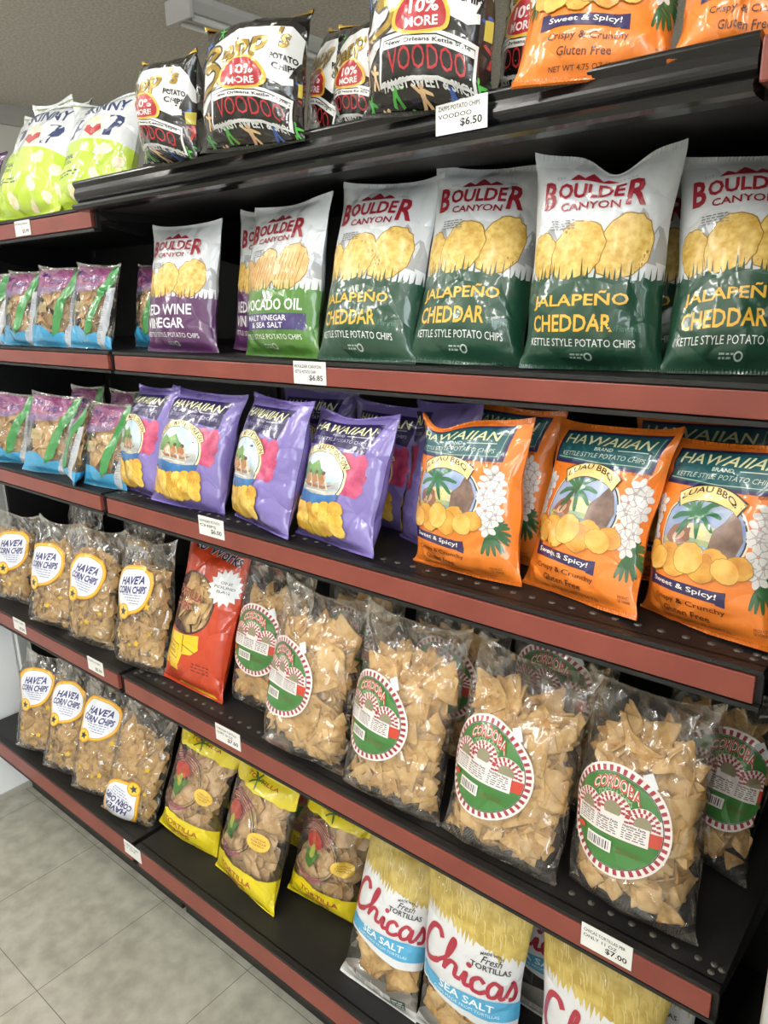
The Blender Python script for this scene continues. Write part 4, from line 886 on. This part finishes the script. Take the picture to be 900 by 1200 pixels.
# black cooler at the right end
t = empty('cooler', Matrix.Translation((.28, .95, 0))); tag(t, 'black cooler standing past the right end of the shelves', 'cooler')
MB().box((-.36, -.30, .02), (.36, .38, 1.95), 0, .01).build('body', plain('#0d0d0e', .5, 0, 'black_cooler_body'), t)
door = MB().box((-.352, -.345, .12), (.352, -.302, 1.90), 0, .008).build('door', plain('#0f0f10', .35, 0, 'black_cooler_door'), t)
h = MB().tube((-.335, -.392, .25), (-.335, -.392, .915), .017, 20).sphere((-.335, -.392, .915), .017).sphere((-.335, -.392, .25), .017); h.tube((-.335, -.392, .87), (-.335, -.345, .87), .008).tube((-.335, -.392, .30), (-.335, -.345, .30), .008)
h.build('handle', plain('#c9cac8', .3, .85, 'brushed_steel'), door)['label'] = 'brushed steel handle bar'

# ------------------------------------------------------------------ price tags
def price_tag(x, y, z, lines, price, label, w=.064, h=.032, rail=True):
    t = empty('price_tag', Matrix.Translation((x, y, z))); tag(t, label, 'price tag', 'white price tags on the shelf edges')
    card = MB().box((-w/2, -.0012, -h/2), (w/2, 0, h/2)).build('card', plain('#e2e2de', .5, 0, 'tag_paper'), t)
    ink = plain('#2b2a2a', .7, 0, 'tag_ink'); V, F, b = [], [], 0
    def put(s, cx, cz, ww, hh, bold):
        nonlocal b
        P, f = text2d(s, bold)
        V.extend([(cx+p[0]*ww, -.0014, cz+p[1]*hh) for p in P]); F.extend([tuple(i+b for i in q) for q in f]); b += len(P)
    for i, s in enumerate(lines): put(s, -w*.04-(i*w*.08), h*.28-i*h*.24, w*.82-i*w*.16, h*.14, .01)
    if price: put(price, w*.20, -h*.22, w*.42, h*.27, .02)
    me = bpy.data.meshes.new('print'); me.from_pydata(V, [], F); me.materials.append(ink); link('print', me, card)
price_tag(-.482, .7155, 1.5455, ('ZAPPS POTATO CHIPS', 'VOODOO'), '$6.50', 'price tag reading 6.50 on the black top shelf edge')
price_tag(-1.545, .7540, 1.512, ('POPCORN',), '$5.99', 'price tag under the lime popcorn bags', .062, .028)
price_tag(-.762, .7540, 1.2645, ('BOULDER CANYON', 'KETTLE POTATO CHIPS'), '$6.85', 'price tag reading 6.85 under the green and white bags')
price_tag(-.953, .7040, 1.0135, ('HAWAIIAN POTATO', 'CHIPS'), '$6.00', 'price tag reading 6.00 below the purple bags')
price_tag(-1.716, .6925, .634, ('CORN CHIPS',), '$5.50', 'price tag on the fourth shelf edge, farthest left', .060, .030)
price_tag(-1.375, .6925, .636, ('CORN CHIPS',), '$5.50', 'price tag on the fourth shelf edge below the third clear corn chip bag', .060, .030)
price_tag(-.942, .6925, .638, ('CORDOBA TORTILLA', 'CHIPS 16 OZ'), '$7.60', 'price tag reading 7.60 below the red bag and round labels', .066)
price_tag(-.254, .6925, .632, ('CHICAS TORTILLAS PER', 'ONLY 11 OZ'), '$7.00', 'price tag reading 7.00 above the white bags', .062)
price_tag(-1.286, .6723, .232, ('TORTILLA CHIPS', '11 OZ'), '', 'price tag on the bottom shelf edge near the floor', .062)

# ------------------------------------------------------------------ every bag where it stands
# kind, shelf, x, y, yaw, lean, roll, width, height, label, options
BAGS = [
('zapp','can',-.968,.700,-4.2,3,-5.1,.143,.138,'black and white chip bag at the left end of the black top shelf',{'au':.15}),
('zapp','can',-.798,.705,10.2,7,-2.3,.166,.152,'widest black and white chip bag, with its red panel and red badge in full view',{'T':.095,'au':.24}),
('zapp','can',-.739,.775,-21.8,12.8,-11.1,.146,.150,'narrow strip of a black and white chip bag behind the widest one',{'T':.05}),
('zapp','can',-.645,.755,-12,4,-5,.145,.130,'black and white chip bag half hidden behind the one over the 6.50 tag',{'T':.06}),
('zapp','can',-.530,.716,8.7,3,-3.9,.158,.178,'large black and white chip bag right above the 6.50 price tag',{'T':.09,'au':.2}),
('zapp','can',-.425,.768,-20,5,-6.8,.150,.16,'black and white chip bag tucked against the orange bag on the top shelf',{'T':.055}),
('luau','can',-.341,.722,20.8,23.8,-.7,.150,.195,'orange chip bag on the black top shelf, cut by the frame top',{'au':.15,'T':.06}),
('luau','can',-.208,.738,14,28,-1.9,.132,.18,'orange chip bag at the right end of the black top shelf',{'T':.055,'au':.15}),
('pop','pop',-1.548,.770,4.7,23.9,.8,.224,.236,'lime and white popcorn bag, left of the two in front',{'wave':.008,'au':.15}),
('pop','pop',-1.361,.800,7.0,19.4,-.3,.209,.219,'lime and white popcorn bag next to the end of the black top shelf',{'dip':(.1,.02,.4),'wave':.008,'au':.15}),
('pop','pop',-1.680,.900,-5,4,-4,.20,.255,'popcorn bag standing behind the other two with a green top edge',{'T':.05}),
('purp','pop',-1.745,.735,6.5,20.0,-.6,.18,.150,'dark purple bag at the far left of the top shelf',{'T':.05}),
('snack','s2',-1.791,.760,11.5,10.0,-2.5,.130,.160,'snack mix bag on the second shelf, leftmost and cut by the frame',{}),
('snack','s2',-1.654,.768,5.4,10.7,-1.9,.130,.161,'snack mix bag on the second shelf, second from the left',{}),
('snack','s2',-1.517,.769,9.3,12.6,-2.9,.132,.165,'snack mix bag on the second shelf, third from the left',{'au':.1}),
('snack','s2',-1.378,.770,5.5,13.1,-3.3,.131,.165,'front snack mix bag on the second shelf with the widest green stripe in view',{}),
('snack','s2',-1.285,.845,-5.1,9.1,-.5,.128,.160,'snack mix bag in shadow just left of the burgundy bag',{}),
('red_wine','s2',-1.105,.786,5.4,9.3,-.7,.174,.217,'burgundy and white chip bag at the left of the large bags',{'au':.1}),
('red_wine','s2',-.945,.835,-1.9,6.0,-3.5,.166,.225,'burgundy and white chip bag half hidden behind the lime green one',{'T':.05,'au':.1}),
('avocado','s2',-.850,.780,-5.7,10.5,1.4,.183,.229,'lime green and white chip bag with a purple band',{'group':False,'au':.12}),
('jalapeno','s2',-.672,.768,4.8,16.8,-1.4,.165,.248,'dark green and white chip bag right of the lime green bag',{'au':.07}),
('jalapeno','s2',-.525,.790,14,17.5,-3.0,.155,.255,'dark green and white chip bag, second from the left of its flavour',{'dip':(.9,.006,.4),'au':.07}),
('jalapeno','s2',-.363,.794,11.1,5.3,-1.1,.158,.233,'dark green and white chip bag with a folded notch in its top edge',{'dip':(.14,.024,.26),'au':.07}),
('jalapeno','s2',-.350,.895,14,10,-.2,.147,.222,'dark green and white chip bag in shadow behind the notched one',{'T':.045}),
('jalapeno','s2',-.215,.815,16,18.0,.2,.140,.232,'dark green and white chip bag cut off by the right frame edge',{'au':.07}),
('snack','s3',-1.724,.730,21.1,13.2,-4.4,.135,.163,'snack mix bag on the middle shelf, leftmost and cut by the frame',{}),
('snack','s3',-1.540,.727,19.7,16.4,-4.6,.136,.173,'snack mix bag on the middle shelf, second from the left',{}),
('snack','s3',-1.425,.728,-32,16.9,2.4,.118,.164,'snack mix bag on the middle shelf turned to show its side seam',{}),
('snack','s3',-1.318,.731,6.9,15.2,-.1,.132,.168,'snack mix bag on the middle shelf, beside the first purple bag',{}),
('snack','s3',-1.590,.855,4,6,1,.130,.172,'snack mix bag in shadow behind the second bag of the middle shelf',{'T':.045,'chips':8}),
('snack','s3',-1.430,.850,-4,6,1,.130,.172,'snack mix bag in shadow behind the side-on bag of the middle shelf',{'T':.045,'chips':8}),
('maui','s3',-1.202,.745,-9.5,15.6,2.4,.173,.206,'purple chip bag, leftmost, partly covered by the next purple bag',{'au':.1}),
('maui','s3',-1.058,.735,8.4,17.4,-3.3,.179,.209,'purple chip bag above the 6.00 price tag, with the panel and picture facing out',{'au':.08}),
('maui','s3',-.866,.733,-12,15.5,.0,.172,.209,'purple chip bag with a broad plain right flank, between two pictured ones',{'au':-.02,'T':.09}),
('maui','s3',-.714,.736,-8.7,18.0,1.6,.179,.200,'purple chip bag with white glare lines, closest to the orange bags',{'dip':(.0,.008,.4),'au':.12}),
('maui','s3',-.715,.850,-4.8,7.7,-1.9,.165,.195,'purple chip bag in shadow just behind the glare-streaked one',{'T':.05}),
('maui','s3',-.591,.805,-20.6,14,6,.160,.214,'plain purple side of a chip bag wedged against the first orange bag',{'au':-.9,'T':.055}),
('maui','s3',-.885,.880,2,5,0,.17,.205,'purple chip bag top seen behind the plain-flanked purple bag',{'T':.05}),
('luau','s3',-.497,.752,-4,9.8,3.0,.172,.204,'orange chip bag, first from the left on the middle shelf',{'au':.02,'dip':(-.45,.015,.3)}),
('luau','s3',-.500,.835,-9.0,8.2,-1.6,.155,.210,'orange chip bag mostly hidden behind the first orange bag',{'T':.05}),
('luau','s3',-.345,.755,-13.9,20.2,2.8,.164,.214,'orange chip bag leaning back in the middle of the three orange ones',{'T':.07,'au':.16}),
('luau','s3',-.205,.760,-19,14.3,4.5,.160,.204,'orange chip bag at the right end of the middle shelf',{'T':.085,'au':.2}),
('luau','s3',-.250,.870,4,6,0,.17,.212,'orange chip bag in shadow behind the right end orange bags',{'T':.05}),
('havea','s4',-1.855,.745,11.7,12.3,-1.5,.160,.230,'clear corn chip bag on the fourth shelf, at the left frame edge',{'lab':(.25,.50,.1)}),
('havea','s4',-1.622,.728,10.5,14.0,.4,.160,.255,'clear corn chip bag on the fourth shelf, second from the left',{'lab':(-.02,.50,0)}),
('havea','s4',-1.460,.732,7.7,14.6,0,.160,.265,'clear corn chip bag on the fourth shelf over the middle left price tag',{'lab':(-.02,.50,-.15)}),
('havea','s4',-1.273,.736,5.2,13.5,1.4,.160,.275,'clear corn chip bag on the fourth shelf, touching the red bag',{'lab':(-.02,.53,.1)}),
('havea','s4',-1.700,.862,0,6,0,.160,.262,'clear corn chip bag standing behind the second of the fourth shelf',{'T':.05,'chips':6,'lab':(0,.5,0)}),
('havea','s4',-1.450,.862,0,6,0,.160,.270,'clear corn chip bag standing behind the third of the fourth shelf',{'T':.05,'chips':6,'lab':(0,.5,0)}),
('towork','s4',-1.110,.742,3.1,18.8,-2.9,.175,.300,'red tortilla chip bag with a white starburst and round window',{'group':False}),
('cordoba','s4',-.945,.780,3.9,12.7,-1.3,.172,.279,'round-label tortilla chip bag touching the red bag',{'lab':(-.22,.47,0),'T':.07}),
('cordoba','s4',-.788,.722,2.0,14.8,-.8,.184,.287,'round-label tortilla chip bag in front, to the right of the 7.60 tag',{'lab':(-.36,.45,0)}),
('cordoba','s4',-.604,.722,5.4,11.9,-3.4,.177,.294,'round-label tortilla chip bag in front, second from the left',{'lab':(-.38,.45,0)}),
('cordoba','s4',-.422,.724,1.7,17.4,-1.7,.181,.284,'round-label tortilla chip bag in front, second from the right',{'lab':(-.24,.43,0),'T':.095}),
('cordoba','s4',-.251,.744,-7.7,14.5,4.7,.170,.281,'round-label tortilla chip bag standing foremost at the right end, above the 7.00 tag',{'lab':(-.10,.42,0),'T':.095}),
('cordoba','s4',-.222,.885,-13.8,15.2,1.0,.156,.250,'clear tortilla chip bag behind the one above the 7.00 tag',{'lab':(.4,.5,0),'T':.07}),
('cordoba','s4',-.790,.868,0,6,0,.18,.282,'clear tortilla chip bag behind the one nearest the 7.60 tag',{'lab':(-.2,.5,0),'T':.06,'chips':14}),
('cordoba','s4',-.590,.868,3,6,0,.18,.282,'clear tortilla chip bag behind the second from the left',{'lab':(-.2,.5,0),'T':.06,'chips':14}),
('cordoba','s4',-.420,.872,-2,6,0,.17,.285,'clear tortilla chip bag behind the second from the right',{'lab':(-.1,.62,0),'T':.06,'chips':20}),
('havea','s5',-1.785,.715,20,15.2,-3.7,.152,.265,'clear corn chip bag on the bottom shelf, at the left end by the white wall',{'lab':(-.1,.58,.1)}),
('havea','s5',-1.640,.715,20,17.6,-3.8,.150,.275,'clear corn chip bag on the bottom shelf, second from the left',{'lab':(-.1,.58,0)}),
('havea','s5',-1.502,.715,20,16.6,-5.2,.152,.280,'clear corn chip bag on the bottom shelf with the most visible upright label',{'lab':(-.08,.60,-.1)}),
('havea','s5',-1.365,.712,18,19.3,-8,.152,.270,'clear corn chip bag on the bottom shelf with its label upside down',{'lab':(-.05,.24,2.9)}),
('yellow','s5',-1.198,.750,5.5,18.5,-5.9,.185,.243,'yellow ended tortilla chip bag nearest the clear corn chip bags',{}),
('yellow','s5',-.993,.735,-4.2,18.3,-1.7,.190,.250,'yellow ended tortilla chip bag in the middle, reaching farthest forward',{'T':.09}),
('yellow','s5',-.842,.800,10.3,14.2,-7.1,.170,.215,'yellow ended tortilla chip bag next to the first white bag',{}),
('yellow','s5',-1.290,.875,0,6,0,.17,.235,'yellow ended tortilla chip bag in shadow behind the left end yellow one',{'T':.06,'chips':8}),
('yellow','s5',-.950,.885,0,6,0,.17,.215,'yellow ended tortilla chip bag in shadow behind the middle yellow one',{'T':.06,'chips':8}),
('chicas','s5',-.640,.722,-.3,18.9,-.5,.162,.262,'white tortilla chip bag, leftmost, with its window and base in view',{'au':.1}),
('chicas','s5',-.477,.732,5.0,6.2,-1.9,.176,.300,'white tortilla chip bag in the middle with the whole red script showing',{'au':.1}),
('chicas','s5',-.270,.735,-.5,6.5,2.5,.180,.300,'white tortilla chip bag at the right, under the 7.00 price tag',{'au':.1}),
('chicas','s5',-.265,.850,-12,1,-2,.175,.285,'white tortilla chip bag behind the one under the 7.00 price tag',{'T':.05,'chips':0}),
('chicas','s5',-.415,.860,3,3,0,.17,.280,'white tortilla chip bag in the gap between the middle and right ones',{'T':.05,'chips':0}),
]
for i, (k, sh, x, y, ya, le, ro, w, h, lab, op) in enumerate(BAGS):
    make_bag(i, k, sh, x, y, ya, le, ro, w, h, lab, **op)
